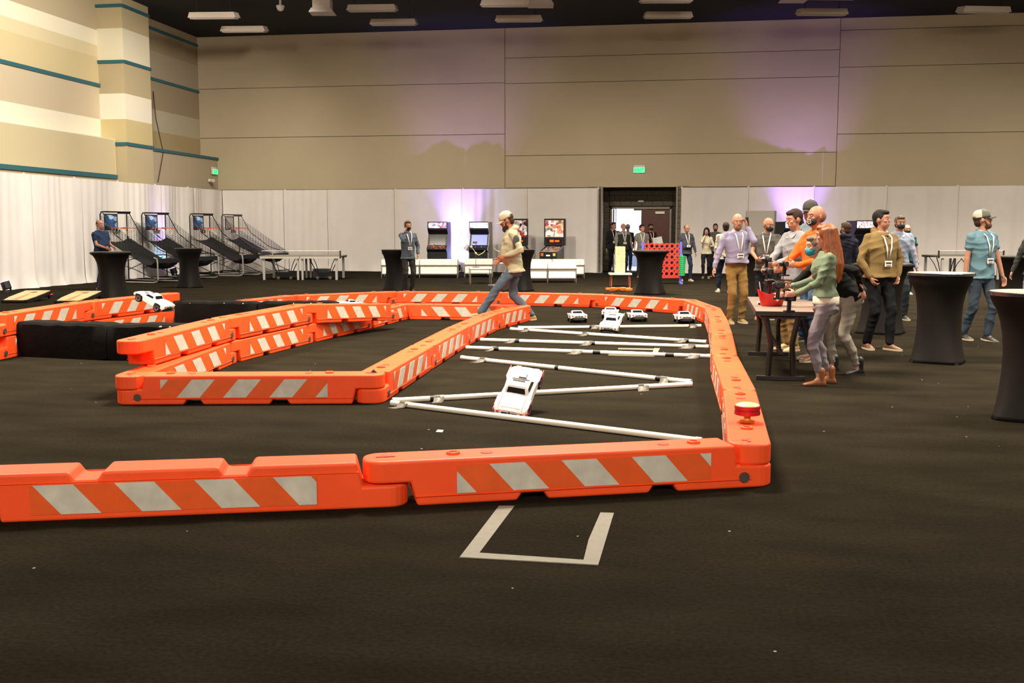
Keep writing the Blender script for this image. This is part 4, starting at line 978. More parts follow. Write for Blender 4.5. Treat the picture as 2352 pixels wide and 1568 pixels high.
# ---------------------------------------------------------------- table tennis
def tennis(px, py, rot, label, w=2.74, leg=True):
    g = G(px, py); t = empty('table_tennis_table', (g.x, g.y, 0), YAW + math.radians(rot), label, 'table tennis table')
    LG = mat((.46, .45, .44), .4, .3); TPM = mat('#8a867e', .5); dp = 1.5
    for s in (-1, 1):
        obj('tabletop_half', MB().box((s * w / 4, 0, .745), (w / 2 - .01, dp, .025)), TPM, t, bevel=.004)
        obj('apron', MB().box((s * w / 4, -dp / 2 + .01, .705), (w / 2 - .02, .02, .055)).box((s * w / 4, dp / 2 - .01, .705), (w / 2 - .02, .02, .055)), mat('#b8b4aa', .5), t)
        for y in (-dp / 2 + .08, dp / 2 - .08):
            obj('leg', MB().box((s * (w / 2 - .12), y, .36), (.07, .06, .70)), LG, t); obj('leg', MB().box((s * .07, y, .36), (.06, .06, .70)), LG, t)
        cx = s * w * .25
        obj('carriage', MB().box((cx, 0, .17), (.42, .16, .12)), mat('#15151a', .5), t, bevel=.01)
        for q in (-1, 1):
            obj('folding_arm', MB().tube([(cx + q * .42, q * .3, .70), (cx + q * .33, q * .25, .5), (cx + q * .22, q * .12, .22)], .014, 6).tube([(cx + q * .42, -q * .3, .70), (cx + q * .30, -q * .2, .5), (cx + q * .2, -q * .1, .22)], .012, 6), mat('#2a2a2c', .4, .4), t)
            obj('caster', MB().cyl((cx + q * .2, -.10, .05), (cx + q * .2, -.06, .05), .05, n=12), mat('#888480', .4), t)
    nt_ = MB(); net_quad((0, -dp / 2 - .1, .76), (0, dp / 2 + .1, .76), (0, dp / 2 + .1, .91), (0, -dp / 2 - .1, .91), 50, 8, .0016, nt_)
    obj('net', nt_, mat('#3a3c3a', .8), t)
    obj('net_tape', MB().box((0, 0, .915), (.01, dp + .2, .014)), mat((.85, .82, .74), .6), t)
    for s in (-1, 1):
        obj('net_post', MB().box((0, s * (dp / 2 + .1), .80), (.05, .03, .24)).bar((0, s * (dp / 2 + .1), .72), (0, s * (dp / 2 - .1), .70), .05, .02), mat('#2a2a2a', .5), t)
    return t
# seen mostly from its end line: the net runs across the picture
tn = tennis(700, 641, 0, 'table tennis table with grey legs and net right of the basketball games', w=2.5)
for o in list(tn.children):
    if o.name.startswith(('net',)): o.rotation_euler = (0, 0, PI / 2); o.scale = (1, 1.45, 1); o.location = (.02, -.66, 0)
t2 = tennis(2206, 640, 0, 'second table tennis table behind the man in teal', w=2.0)
for o in list(t2.children):
    if o.name.startswith(('net',)): o.rotation_euler = (0, 0, PI / 2); o.scale = (1, 1.2, 1); o.location = (.02, -.66, 0)
g = G(727, 640); bx = empty('storage_box', (g.x, g.y + .5, 0), YAW, 'grey plastic box on the floor under the table tennis table', 'box')
obj('box_body', MB().box((0, 0, .14), (.5, .35, .27)), mat('#77737a', .6), bx, bevel=.01); obj('lid', MB().box((0, 0, .29), (.53, .38, .03)), mat('#8d8890', .5), bx, bevel=.006)
def paddle(px, py, label):
    g = tn.matrix_basis @ V((px, py, .758)); o = empty('table_tennis_bat', g, random.random(), label, 'bat', 'red table tennis bats'); 
    obj('blade', MB().cyl((0, 0, 0), (0, 0, .012), .08, n=18), mat((.65, .05, .05), .6), o); obj('handle', MB().box((0, -.12, .006), (.028, .10, .018)), mat((.6, .42, .25), .6), o)
paddle(-1.08, -.52, 'red bat at the very left end of the table tennis table'); paddle(-.86, -.60, 'red bat nearer the net on the table tennis table')

# ---------------------------------------------------------------- tumbling block tower on a small table
g = G(1424, 657); tw = empty('tower_table', (g.x, g.y, 0), YAW, 'low white topped table with thin red legs under the block tower', 'table')
obj('tabletop', MB().box((0, 0, .345), (.62, .5, .05)), mat((.84, .78, .64), .5), tw, bevel=.008)
RL = mat((.50, .13, .08), .4)
for a in (-1, 1):
    for b in (-1, 1): obj('leg', MB().bar((a * .26, b * .2, 0), (a * .25, b * .19, .325), .022), RL, tw)
BLKW = [mat((.82, .70, .42), .6, var=.08, vs=6, name='pine'), mat((.76, .63, .36), .6, var=.1, vs=5)]
rnd = random.Random(5)
def tower():
    t = empty('block_tower', (g.x - .01, g.y, .371), YAW, 'tall tower of pale wooden blocks beside the doorway', 'block tower')
    me = None
    for k in range(16):
        for j in (-1, 0, 1):
            if k > 12 and k % 2 == 0 and j == 0 and rnd.random() < .5: continue
            mb = MB().box((0, 0, .0225), (.088, .27, .043)); o = obj('wooden_block', mb if me is None else me, BLKW[(k + j) % 2], t)
            if me is None: me = o.data
            o.location = (rnd.uniform(-.004, .004) + (j * .09 if k % 2 else 0), (0 if k % 2 else j * .09), k * .046); o.rotation_euler = (0, 0, (0 if k % 2 else PI / 2) + rnd.uniform(-.02, .02))
    return t
tower()
OB = mat((.85, .22, .03), .55)
for k in range(11):
    a = G(1398 + k * 4.6 + rnd.uniform(-2, 2), 668 + rnd.uniform(-3, 2)); o = obj('orange_block', MB().box((0, 0, 0), (.2, .09, .055)), OB, bevel=.006)
    o.location = (a.x, a.y, .03 + (.045 if 2 < k < 8 and k % 2 else 0)); o.rotation_euler = (rnd.uniform(-.1, .1) if k % 2 else 0, rnd.uniform(-.25, .25) if k % 2 else 0, rnd.uniform(0, 3))
    tag(o, 'orange game block in the pile on the floor in front of the block tower', 'block', 'orange blocks piled on the carpet')

# ---------------------------------------------------------------- giant four-in-a-row
g0 = G(1473, 652); g1 = G(1565, 652)
yb = (g0.y + g1.y) / 2; gx = (g0 + g1) / 2; Wg = (g1 - g0).length
gg = empty('grid_game', (gx.x, gx.y, 0), math.atan2(g1.y - g0.y, g1.x - g0.x), 'giant red grid game with blue posts behind the cocktail table', 'game')
REDP = mat((.80, .035, .025), .4, spec=.5); BLU = mat((.12, .14, .62), .4); GRN = mat((.02, .36, .11), .4)
nc, nr = 7, 6; cw = (Wg - .14) / nc; z0 = .22; ch = (1.18 - z0) / nr
def ring_cell():
    n = 20; vs = []; fs = []; R = cw * .33
    for y in (-.03, .03):
        for i in range(n):
            a = 2 * PI * i / n; vs.append((R * math.cos(a), y, R * math.sin(a)))
        for i in range(n):
            a = 2 * PI * i / n; c, s = math.cos(a), math.sin(a); q = min(cw / 2 / abs(c) if abs(c) > 1e-6 else 9, ch / 2 / abs(s) if abs(s) > 1e-6 else 9); q = min(q, cw * .60); vs.append((q * c, y, q * s))
    for i in range(n):
        j = (i + 1) % n; fs += [(i, n + i, n + j, j), (2 * n + i, 2 * n + j, 3 * n + j, 3 * n + i), (i, j, 2 * n + j, 2 * n + i), (n + i, 3 * n + i, 3 * n + j, n + j)]
    return MB().add(vs, fs)
rc = ring_cell(); rcm = rc.mesh('grid_ring', REDP, True)
for c in range(nc):
    for r in range(nr): obj('grid_ring', rcm, None, gg, loc=(-Wg / 2 + .07 + cw * (c + .5), 0, z0 + ch * (r + .5)))
obj('base_bar', MB().box((0, 0, z0 - .02), (Wg - .14, .09, .05)), REDP, gg)
for s in (-1, 1):
    obj('post', MB().cyl((s * (Wg / 2 - .03), 0, 0), (s * (Wg / 2 - .03), 0, 1.22), .04, n=14), BLU, gg, smooth=True)
    for k in range(10):
        z = .25 + k * .058
        obj('spare_disc', MB().cyl((s * (Wg / 2 + .0), -.1, z), (s * (Wg / 2), -.1, z + .048), .085, n=18), GRN, gg)
    obj('disc_peg', MB().cyl((s * (Wg / 2), -.1, .22), (s * (Wg / 2), -.1, .86), .018, n=8), GRN, gg)
    obj('foot', MB().box((s * (Wg / 2 - .03), 0, .03), (.08, .5, .06)), BLU, gg, bevel=.01)

# ---------------------------------------------------------------- training table with bucket
A_, B_ = G(1729, 857), G(1729, 819)
TT = mat((.20, .15, .12), .45, var=.08, vs=5); TE = mat('#16100c', .5)
cA = G(1737, 714, .74); cB = G(1717, 681, .74)     # left end corners of the top
dT = (cB - cA); dT.z = 0; uY = dT.normalized(); uX = V((uY.y, -uY.x, 0)); Wt = dT.length; Lt = 1.5
ct = cA + uY * Wt / 2 + uX * Lt * .42
tbl = empty('training_table', (ct.x, ct.y, 0), math.atan2(uX.y, uX.x), 'narrow brown topped table on black trestle legs holding the red bucket', 'table')
xl = -Lt * .42
obj('tabletop', MB().box((xl + .38, 0, .725), (.76, Wt, .03)), TT, tbl, bevel=.004)
obj('edge_band', MB().box((xl + .38, -Wt / 2 - .002, .715), (.76, .012, .045)).box((xl - .002, 0, .715), (.012, Wt, .045)).box((xl + .38, Wt / 2 + .002, .715), (.76, .012, .045)), TE, tbl)
for yy in (-Wt / 2 + .07, Wt / 2 - .07):
    obj('foot_bar', MB().box((xl + .27, yy, .025), (.50, .06, .05)), TE, tbl, bevel=.006)
    for q in (-1, 1): obj('leg', MB().tube([(xl + .27 + q * .17, yy, .69), (xl + .27 + q * .11, yy, .4), (xl + .27 + q * .13, yy, .05)], .03, 8), TE, tbl)
obj('under_frame', MB().box((xl + .27, 0, .68), (.44, Wt - .1, .05)).box((xl + .27, 0, .3), (.03, Wt - .14, .04)), TE, tbl)
bk_ = G(1773, 703, .74)
RB = mat((.72, .02, .015), .35, spec=.5)
def bucket():
    t = empty('party_bucket', (bk_.x, bk_.y + .04, .74), YAW, 'oval red plastic tub on the brown topped table', 'bucket'); n = 36; rings = []
    def ring(rx, ry, z, dz): return [(rx * math.cos(2 * PI * i / n), ry * math.sin(2 * PI * i / n), z + dz * abs(math.cos(2 * PI * i / n)) ** 2.5) for i in range(n)]
    rings = [ring(.115, .085, .0, 0), ring(.12, .09, .012, 0), ring(.145, .105, .09, .02), ring(.165, .12, .135, .055), ring(.172, .126, .138, .058), ring(.158, .113, .132, .052), ring(.135, .098, .09, .02), ring(.112, .082, .02, 0)]
    obj('tub', MB().loft(rings), RB, t, smooth='all'); return t
bkt = bucket()
def transmitter(loc, rz, label, tilt=0, wheel=True):
    t = empty('radio_controller', loc, 0, label, 'controller', 'black pistol grip radio controllers'); t.rotation_euler = (tilt, 0, rz); K = mat('#0d0d10', .4); t.scale = (.86, .86, .86)
    obj('grip', MB().prism([(-.018, -.13), (.028, -.13), (.022, -.02), (-.022, -.02)], 'y', -.017, .017), K, t, bevel=.006)
    obj('head', MB().prism([(-.07, -.02), (.06, -.02), (.075, .03), (.04, .055), (-.08, .05)], 'y', -.038, .038), K, t, bevel=.01)
    obj('wheel', MB().cyl((.0, .038, .02), (.0, .062, .02), .034, n=18), mat('#26262a', .6), t, bevel=.004)
    obj('foot_plate', MB().box((0, 0, -.14), (.12, .08, .022)), K, t, bevel=.006)
    obj('trim', MB().tube([(-.08, -.04, .052), (0, -.041, .065), (.07, -.04, .035)], .004, 6), mat('#8c8a86', .3, .6), t)
    obj('antenna', MB().cyl((-.05, 0, .05), (-.06, 0, .14), .004, n=6), K, t)
    return t
bt_ = bkt.location
transmitter(bt_ + V((-.02, .0, .25)), YAW + .3, 'black controller sticking up out of the red tub', .15)
pr = obj('stick', MB().cyl((-.10, 0, .02), (-.14, .01, .27), .006, n=8), mat((.55, .5, .45), .4, .4), loc=bt_); tag(pr, 'thin grey antenna stick leaning out of the red tub', 'stick')
p = G(1752, 700, .74); tt = empty('toy_car', (p.x, p.y, .742), YAW + 1.2, 'tiny black and white item at the left of the red tub', 'toy')
obj('shell', MB().box((0, 0, .022), (.07, .12, .02)).box((0, 0, .04), (.055, .06, .02)), mat((.8, .8, .78), .4), tt, bevel=.004)
for a in (-1, 1):
    for b in (-1, 1): obj('wheel', MB().cyl((a * .03, b * .035, .013), (a * .042, b * .035, .013), .013, n=10), TIRE, tt)
# ---------------------------------------------------------------- people
DG = None
def fused(name, mb, m, parent, voxel, wr=0, wseed=0, smooth_it=6, strand=0, label=None):
    """closed overlapping volumes -> one continuous skin"""
    me = mb.mesh(name, m); o = bpy.data.objects.new(name, me); C.objects.link(o)
    r = o.modifiers.new('r', 'REMESH'); r.mode = 'VOXEL'; r.voxel_size = voxel
    s = o.modifiers.new('s', 'SMOOTH'); s.factor = .5; s.iterations = smooth_it
    dg = bpy.context.evaluated_depsgraph_get(); dg.update(); ev = o.evaluated_get(dg)
    nm = bpy.data.meshes.new_from_object(ev); nm.name = name
    o.modifiers.clear(); o.data = nm; bpy.data.meshes.remove(me)
    n = len(nm.vertices)
    if n and (wr or strand):
        co = np.empty(n * 3, 'f'); nm.vertices.foreach_get('co', co); co = co.reshape(-1, 3)
        no = np.empty(n * 3, 'f'); nm.vertices.foreach_get('normal', no); no = no.reshape(-1, 3)
        x, y, z = co[:, 0], co[:, 1], co[:, 2]
        if wr:
            w1 = z * 34 + 2.6 * np.sin(x * 11 + wseed) + 2.0 * np.sin(y * 13 + 2 * wseed); w2 = z * 71 + 18 * x + 2.2 * np.sin(y * 17 + z * 9 + wseed); w3 = 27 * x - 21 * z + 15 * y + wseed * 3
            rd = lambda t: 1 - 2 * np.abs(np.sin(t / 2)) ** .8
            m1 = .5 + .5 * np.sin(z * 7.5 + wseed + 4 * x); m2 = .5 + .5 * np.sin(z * 11 - 5 * y + 2 * wseed)
            d = wr * (.75 * rd(w1) * m1 + .45 * rd(w2) * m2 + .4 * np.sin(w3) + .35)
        else:
            ang = np.arctan2(y, x); d = strand * (np.sin(ang * 34 + z * 9) + .6 * np.sin(ang * 61 - z * 6 + 1) + .7 * np.sin(x * 150 + 4 * np.sin(z * 10)))
        co += no * d[:, None]; nm.vertices.foreach_set('co', co.ravel())
    nm.polygons.foreach_set('use_smooth', [True] * len(nm.polygons))
    if not nm.materials: nm.materials.append(m)
    o.parent = parent
    if label: o['label'] = label
    return o
def SKIN(c):
    r, g, b, _ = srgb(c); m = .3 * r + .6 * g + .1 * b
    return mat(tuple(round((x * .80 + m * .20) * .92, 4) for x in (r, g, b)), .55, var=.06, vs=14, spec=.35)
def cloth(c, bs=160, var=.07): return mat(c, .85, var=var, vs=7, bump=.06, bs=bs, spec=.15)
def ik(a, b, l1, l2, hint):
    a, b = V(a), V(b); d = b - a; L = min(d.length, (l1 + l2) * .999); dn = d.normalized(); b = a + dn * L
    k = (l1 * l1 - l2 * l2 + L * L) / (2 * L); h = math.sqrt(max(0, l1 * l1 - k * k)); hv = V(hint) - dn * V(hint).dot(dn)
    return a + dn * k + hv.normalized() * h, b
def person(label, px, py, face, h, skin='#c08a6a', top='#333a44', bottom='#20222a', shoe='#2a211c', sleeve='long', hem=.86, fem=False, wide=1.0, belly=0.0,
           lean=0, roll=0, twist=0, head=(0, 0), feet=None, hands=None, elbows=None, curl=(.5, .5), drop=0, hair='short', hairc='#2a1c12', beard=None, mask=None,
           cap=None, brim=None, lanyard=False, hood=False, collar=None, vest=None, belt=None, shoe2=None, pants_len=.075, voxel=.011, seed=1, group=None, boots=False,
           patch=False, undershirt=None, loc=None, z0=0, handpose=None, backcap=None, cuffs=None, logo=False):
    g = V(loc) if loc is not None else G(px, py)
    t = empty('person', (g.x, g.y, z0), face_rot(face) + PI if False else 0, label, 'person', group)
    # local +y is the way the person faces
    t.rotation_euler = (0, 0, face_rot(face)); s = h / 1.8; t.scale = (s, s, s)
    W = wide; hipz = .93 - drop; P0 = V((0, 0, hipz + .04))
    Mu = Matrix.Translation(P0) @ Matrix.Rotation(math.radians(-lean), 4, 'X') @ Matrix.Rotation(math.radians(roll), 4, 'Y') @ Matrix.Rotation(math.radians(twist), 4, 'Z') @ Matrix.Translation(-V((0, 0, .97)))
    U_ = lambda x, y, z: Mu @ V((x, y, z))
    nb = V((0, -.005, 1.53)); hc = V((0, 0, 1.62)); HS = 1.075
    Mh = Mu @ Matrix.Translation(nb) @ Matrix.Rotation(math.radians(head[0]), 4, 'Z') @ Matrix.Rotation(math.radians(-head[1]), 4, 'X') @ Matrix.Translation(-nb) @ Matrix.Translation(hc + V((0, 0, -.022))) @ Matrix.Scale(HS, 4) @ Matrix.Translation(-hc)
    Hh = lambda x, y, z: Mh @ V((x, y, z))
    Rh = Mh.to_3x3().to_4x4()
    sh = .158 if fem else .185 * (.6 + .4 * W); hw = .088
    def ring(z, rx, ry, oy, n=18, M=None):
        r = []
        for i in range(n):
            a = 2 * PI * i / n; c, q = math.cos(a), math.sin(a)
            p = V((rx * math.copysign(abs(c) ** .85, c), oy + ry * math.copysign(abs(q) ** .9, q), z)); r.append((M or Mu) @ p)
        return r
    if fem: TS = [(.90, .165, .115, -.01), (.98, .155, .105, -.005), (1.08, .125, .088, 0), (1.18, .128, .092, .005), (1.28, .148, .112, .018), (1.37, .155, .105, .01), (1.435, .135, .08, -.005), (1.495, .068, .055, -.01)]
    else: TS = [(.90, .158, .112, -.005), (.98, .152, .108, 0), (1.08, .150, .103 + belly, .004 + belly), (1.18, .158, .108 + belly * .8, .006 + belly * .8), (1.28, .172, .116 + belly * .3, .006), (1.38, .182, .112, .0), (1.455, .150, .085, -.008), (1.515, .078, .064, -.012)]
    TS = [(z, rx * W, ry * (.5 + .5 * W), oy) for z, rx, ry, oy in TS]
    # limbs
    feet = feet or [(.11, 0, 0, 8), (-.11, 0, 0, -8)]          # (x, y, z, toe-out degrees)  first = person's right (+x)
    S = [U_(sh, -.01, 1.44 if not fem else 1.43), U_(-sh, -.01, 1.44 if not fem else 1.43)]
    hands = hands or [(.27, .04, .80), (-.27, .04, .80)]
    elbows = elbows or [(.6, -1, -.25), (-.6, -1, -.25)]
    E, Wr, K, A = [], [], [], []
    for i in (0, 1):
        e, w = ik(S[i], V(hands[i]), .30, .265, V(elbows[i])); E.append(e); Wr.append(w)
        hipj = V(((1 if i == 0 else -1) * hw, 0, hipz - .02))
        tf = math.radians(-feet[i][3]); f = V(feet[i][:3]); a = f + V((0, -.03, .085)) if feet[i][2] < .02 else f + V((0, -.03, .10))
        k, a = ik(hipj, a, .435, .425, V((math.sin(-tf) * .5, 1, .0))); K.append(k); A.append(a)
    vis = MB(); body = MB()
    body.loft([ring(z, rx * (.90 if True else 1), ry * .90, oy) for z, rx, ry, oy in TS])
    body.cap(U_(0, -.012, 1.44), .058 if not fem else .047, Hh(0, .0, 1.60), .054 if not fem else .045)
    for i in (0, 1):
        cv = sleeve == 'long'; body.cap(S[i], .040 if not fem else .034, E[i], (.036 if not cv else .030) if not fem else .028).cap(E[i], ((.038 if not fem else .031) if not cv else .028), Wr[i], .026 if not fem else .022)
        sx = 1 if i == 0 else -1
        body.cap(V((sx * hw, 0, hipz - .02)), .066, K[i], .042).cap(K[i], .040, A[i], .032 if not fem else .030)
        # foot core
        tf = math.radians(-feet[i][3]); fd = V((math.sin(-tf), math.cos(tf), 0)); body.cap(A[i], .034, A[i] + fd * .07 + V((0, 0, -.055)), .020)
    # head: 1.57 chin .. 1.80 crown, ears, nose, lips, brow
    hf = .94 if fem else 1
    body.ell(Hh(0, -.008, 1.705), (.076 * hf, .096, .097), Rh, 20, 14).ell(Hh(0, .026, 1.64), (.060 * hf, .066, .070), Rh, 16, 12).ell(Hh(0, .048, 1.596), (.032, .034, .026), Rh)
    body.cap(Hh(0, .084, 1.695), .008, Hh(0, .106, 1.668), .0125, 8).ell(Hh(0, .074, 1.722), (.052, .018, .011), Rh).ell(Hh(0, .084, 1.632), (.024, .010, .0065), Rh)
    for q in (-1, 1): body.ell(Hh(q * .076 * hf, -.006, 1.682), (.011, .020, .031), Rh).ell(Hh(q * .038, .062, 1.672), (.020, .022, .018), Rh)
    # hands with five fingers
    for i in (0, 1):
        sx = 1 if i == 0 else -1; d = (Wr[i] - E[i]).normalized(); hp = (handpose or {}).get(i)
        if hp: d = V(hp).normalized()
        pn = V((-sx, .15, 0)); pn = (pn - d * pn.dot(d)); pn = pn.normalized() if pn.length > .15 else V((0, 0, -1)); pn = (pn - d * pn.dot(d)).normalized()
        side = d.cross(pn).normalized()
        if side.dot(V((0, 1, .6))) < 0: side = -side
        Rm = Matrix((side, pn, d)).transposed().to_4x4(); pc = Wr[i] + d * .050; k = .92 if fem else 1
        body.ell(pc, (.040 * k, .016, .052), Rm, 12, 8)
        cu = curl[i]
        for j, (o_, L_) in enumerate(((.030, .068), (.010, .078), (-.010, .073), (-.029, .058))):
            b = Wr[i] + d * .090 + side * o_ * k; a1 = cu * .9; d1 = (d * math.cos(a1) + pn * math.sin(a1)); m1 = b + d1 * L_ * .5 * k
            a2 = cu * 2.1; d2 = (d * math.cos(a2) + pn * math.sin(a2)); body.cap(b - d * .012, .0095, m1, .0085, 8).cap(m1, .0085, m1 + d2 * L_ * .5 * k, .0072, 8)
        tb = Wr[i] + d * .028 + side * .030; td = (d * .75 + side * .62 + pn * .35 * (1 + cu)).normalized(); tm = tb + td * .036
        body.cap(tb, .0125, tm, .0105, 8).cap(tm, .0105, tm + (td * .5 + d * .6 + pn * .5 * cu).normalized() * .030, .0085, 8)
    bo = fused('body', body, SKIN(skin), t, voxel * .82, smooth_it=3)
    # eyes, brows, mouth
    if True:
        for q in (-1, 1):
            ey = obj('eye', MB().ell(Hh(q * .031, .0775, 1.7), (.0115, .0095, .0062), Rh, 10, 7), mat((.50, .46, .42), .3), t, smooth=True)
            obj('iris', MB().ell(Hh(q * .031, .0848, 1.7), (.0062, .0035, .0056), Rh, 8, 6), mat('#1c120c', .3), ey, smooth=True)
            obj('eyebrow', MB().cap(Hh(q * .016, .089, 1.724), .0035, Hh(q * .046, .077, 1.728), .003, 6), mat(hairc if hair != 'bald' else '#5a4030', .9), t)
        if not mask: obj('lips', MB().ell(Hh(0, .0895, 1.632), (.021, .0068, .0055), Rh, 10, 6), mat((.48, .16, .13), .5), t, smooth=True)
    HM = mat(hairc, .75, var=.25, vs=30, spec=.3)
    if hair == 'short':
        m = MB().ell(Hh(0, -.020, 1.722), (.081, .098, .092), Rh, 20, 14).ell(Hh(0, .030, 1.775), (.062, .058, .030), Rh).ell(Hh(0, -.055, 1.66), (.068, .050, .062), Rh)
        for q in (-1, 1): m.ell(Hh(q * .068, .012, 1.715), (.012, .022, .035), Rh)
        fused('hair', m, HM, t, .008, strand=.0012)
    elif hair == 'thin':
        m = MB().ell(Hh(0, -.030, 1.706), (.0805, .090, .087), Rh, 20, 14)
        for q in (-1, 1): m.ell(Hh(q * .069, .004, 1.705), (.011, .024, .035), Rh)
        fused('hair', m, HM, t, .008, strand=.0008)
    elif hair == 'buzz':
        m = MB().ell(Hh(0, -.034, 1.685), (.0785, .078, .070), Rh, 20, 14)
        for q in (-1, 1): m.ell(Hh(q * .068, -.005, 1.70), (.011, .030, .035), Rh)
        fused('hair', m, HM, t, .008, strand=.0008)
    elif hair == 'long':
        m = MB().ell(Hh(0, -.022, 1.712), (.086, .104, .10), Rh, 20, 14).ell(Hh(0, .032, 1.775), (.06, .052, .028), Rh)
        for k_ in range(17):
            a = math.radians(-200 + k_ * 220 / 16); ca, sa = math.cos(a), math.sin(a); ln = 1.21 + .05 * math.sin(k_ * 2.7) + (.05 if k_ in (0, 16) else 0)
            p1 = Hh(.068 * ca, -.02 + .082 * sa, 1.74); p2 = U_(.105 * ca, -.045 + .095 * sa, 1.50); p3 = U_(.135 * ca, -.075 + .085 * sa, 1.36); p4 = U_(.130 * ca, -.075 + .080 * sa, ln)
            if sa > .3: p2 = U_(.10 * ca, -.01 + .05 * sa, 1.50); p3 = U_(.12 * ca, .03 + .05 * sa, 1.38); p4 = U_(.12 * ca, .04 + .05 * sa, ln + .03)
            m.cap(p1, .026, p2, .030, 8).cap(p2, .030, p3, .029, 8).cap(p3, .029, p4, .014, 8)
        m.ell(U_(0, -.06, 1.42), (.10, .055, .17)).ell(Hh(0, -.04, 1.62), (.075, .06, .10), Rh)
        fused('hair', m, mat(hairc, .5, var=.45, vs=5, spec=.5, aniso=(14, 14, 1.2)), t, .009, strand=.0024)
    if beard:
        m = MB().ell(Hh(0, .045, 1.605), (.058, .062, .046), Rh, 16, 10).ell(Hh(0, .092, 1.648), (.030, .010, .007), Rh)
        if beard[1] > 0: m.cap(Hh(0, .062, 1.60), .046, Hh(0, .085, 1.60 - beard[1]), .018).ell(Hh(0, .07, 1.58), (.05, .05, .05), Rh)
        for q in (-1, 1): m.cap(Hh(q * .062, .022, 1.67), .012, Hh(q * .052, .045, 1.62), .018, 8)
        fused('beard', m, mat(beard[0], .9, var=.3, vs=30), t, .007, strand=.001)
    if mask:
        mm = mat(mask, .7, bump=.1, bs=60)
        fused('face_mask', MB().ell(Hh(0, .050, 1.640), (.063, .064, .054), Rh, 18, 12).ell(Hh(0, .085, 1.655), (.026, .034, .030), Rh), mm, t, .007, smooth_it=4)
        for q in (-1, 1): obj('ear_loop', MB().tube([Hh(q * .058, .05, 1.66), Hh(q * .078, .01, 1.70), Hh(q * .086, -.018, 1.69)], .003, 5).tube([Hh(q * .056, .05, 1.62), Hh(q * .076, .01, 1.645), Hh(q * .086, -.018, 1.665)], .003, 5), mm, t)
        if logo:
            obj('mask_logo', MB().tube([Hh(-.052, .107, 1.665), Hh(-.03, .122, 1.668), Hh(-.018, .128, 1.645), Hh(-.032, .118, 1.618), Hh(-.052, .103, 1.628)], .003, 6, True), mat((.8, .8, .78), .5), t)
            obj('mask_logo', MB().ell(Hh(-.036, .116, 1.643), (.012, .006, .012), Rh, 10, 6), mat('#c8742a', .5), t, label='small orange emblem on the mask')
    if cap:
        cm_ = mat(cap, .8, bump=.2, bs=120)
        dome = MB(); ringsd = []
        for zz, rr in ((0, 1.0), (.025, 1.0), (.055, .95), (.082, .80), (.10, .55), (.112, .2), (.1125, .02)):
            ringsd.append([Hh(.084 * rr * math.cos(a), -.008 + .106 * rr * math.sin(a), 1.715 + zz) for a in [2 * PI * i / 24 for i in range(24)]])
        dome.loft(ringsd); co_ = obj('cap', dome, cm_, t, smooth='all')
        bm_ = MB(); top_ = []; rows = 6
        vsb = []; fsb = []
        for zo in (0, -.005):
            for r_ in range(rows):
                for i in range(9):
                    u = (i - 4) / 4; f = r_ / (rows - 1); x = u * .074 * (1 - .12 * f); y0 = .083 - .045 * u * u + .0; y = y0 + f * (.082 * (1 - .28 * u * u)); z = 1.722 - .012 * f - .020 * u * u + zo
                    vsb.append(Hh(x, y, z))
        for k_ in (0, 1):
            for r_ in range(rows - 1):
                for i in range(8):
                    a = k_ * rows * 9 + r_ * 9 + i; fsb.append((a, a + 1, a + 10, a + 9))
        for i in range(8): a = (rows - 1) * 9 + i; fsb.append((a, a + 1, a + 1 + rows * 9, a + rows * 9))
        obj('brim', MB().add(vsb, fsb), mat(brim or cap, .7), co_, smooth='all')
        obj('button', MB().ell(Hh(0, -.008, 1.829), (.008, .008, .005), Rh, 8, 5), cm_, co_)
        if backcap:
            bd = []
            for zz, rr in ((.004, 1.015), (.025, 1.02), (.055, .97), (.082, .82), (.10, .57)):
                bd.append([Hh(.084 * rr * math.cos(a), -.008 + .106 * rr * math.sin(a), 1.716 + zz) for a in [PI + PI * i / 14 for i in range(15)]])
            bvs = [v for r_ in bd for v in r_]; bfs = [(r_ * 15 + i, r_ * 15 + i + 1, (r_ + 1) * 15 + i + 1, (r_ + 1) * 15 + i) for r_ in range(4) for i in range(14)]
            obj('mesh_back', MB().add(bvs, bfs), mat(backcap, .8), co_, smooth=True, label='pale mesh back of the cap')
    # shirt
    grow = .017 if sleeve == 'long' else .014
    TM = cloth(top)
    top_m = MB(); zh = hem
    TS2 = [(z, rx + grow, ry + grow, oy) for z, rx, ry, oy in TS if z > zh + .02]
    f0 = TS[0] if zh < .92 else None
    low = (zh, (TS[0][1] if zh < .95 else TS2[0][1] - grow) + grow + .020, (TS[0][2] if zh < .95 else TS2[0][2] - grow) + grow + .018 + belly * .5, TS[0][3] if zh < .95 else TS2[0][3])
    top_m.loft([ring(*low)] + [ring(z, rx, ry, oy) for z, rx, ry, oy in TS2])
    for i in (0, 1):
        r1 = .050 if fem else .060; sx = 1 if i == 0 else -1; top_m.ell(S[i] - V((0, 0, .006)), (r1, r1, r1 * .9), None, 12, 8).cap(U_(sx * .045, -.018, 1.485), .042 if not fem else .032, S[i] + (U_(0, 0, 1) - U_(0, 0, 0)) * .012 - (S[i] - U_(0, 0, 1.44)) * .12, .046 if not fem else .038)
        if sleeve == 'long': top_m.cap(S[i], r1 - .003, E[i], .052 if not fem else .045).cap(E[i], .051 if not fem else .045, E[i].lerp(Wr[i], .93), .037 if not fem else .032)
        elif sleeve == 'three': top_m.cap(S[i], r1 - .003, E[i], .046).cap(E[i], .046, E[i].lerp(Wr[i], .45), .044)
        elif sleeve == 'short': top_m.cap(S[i], r1 - .001, S[i].lerp(E[i], .52), .058 if not fem else .05)
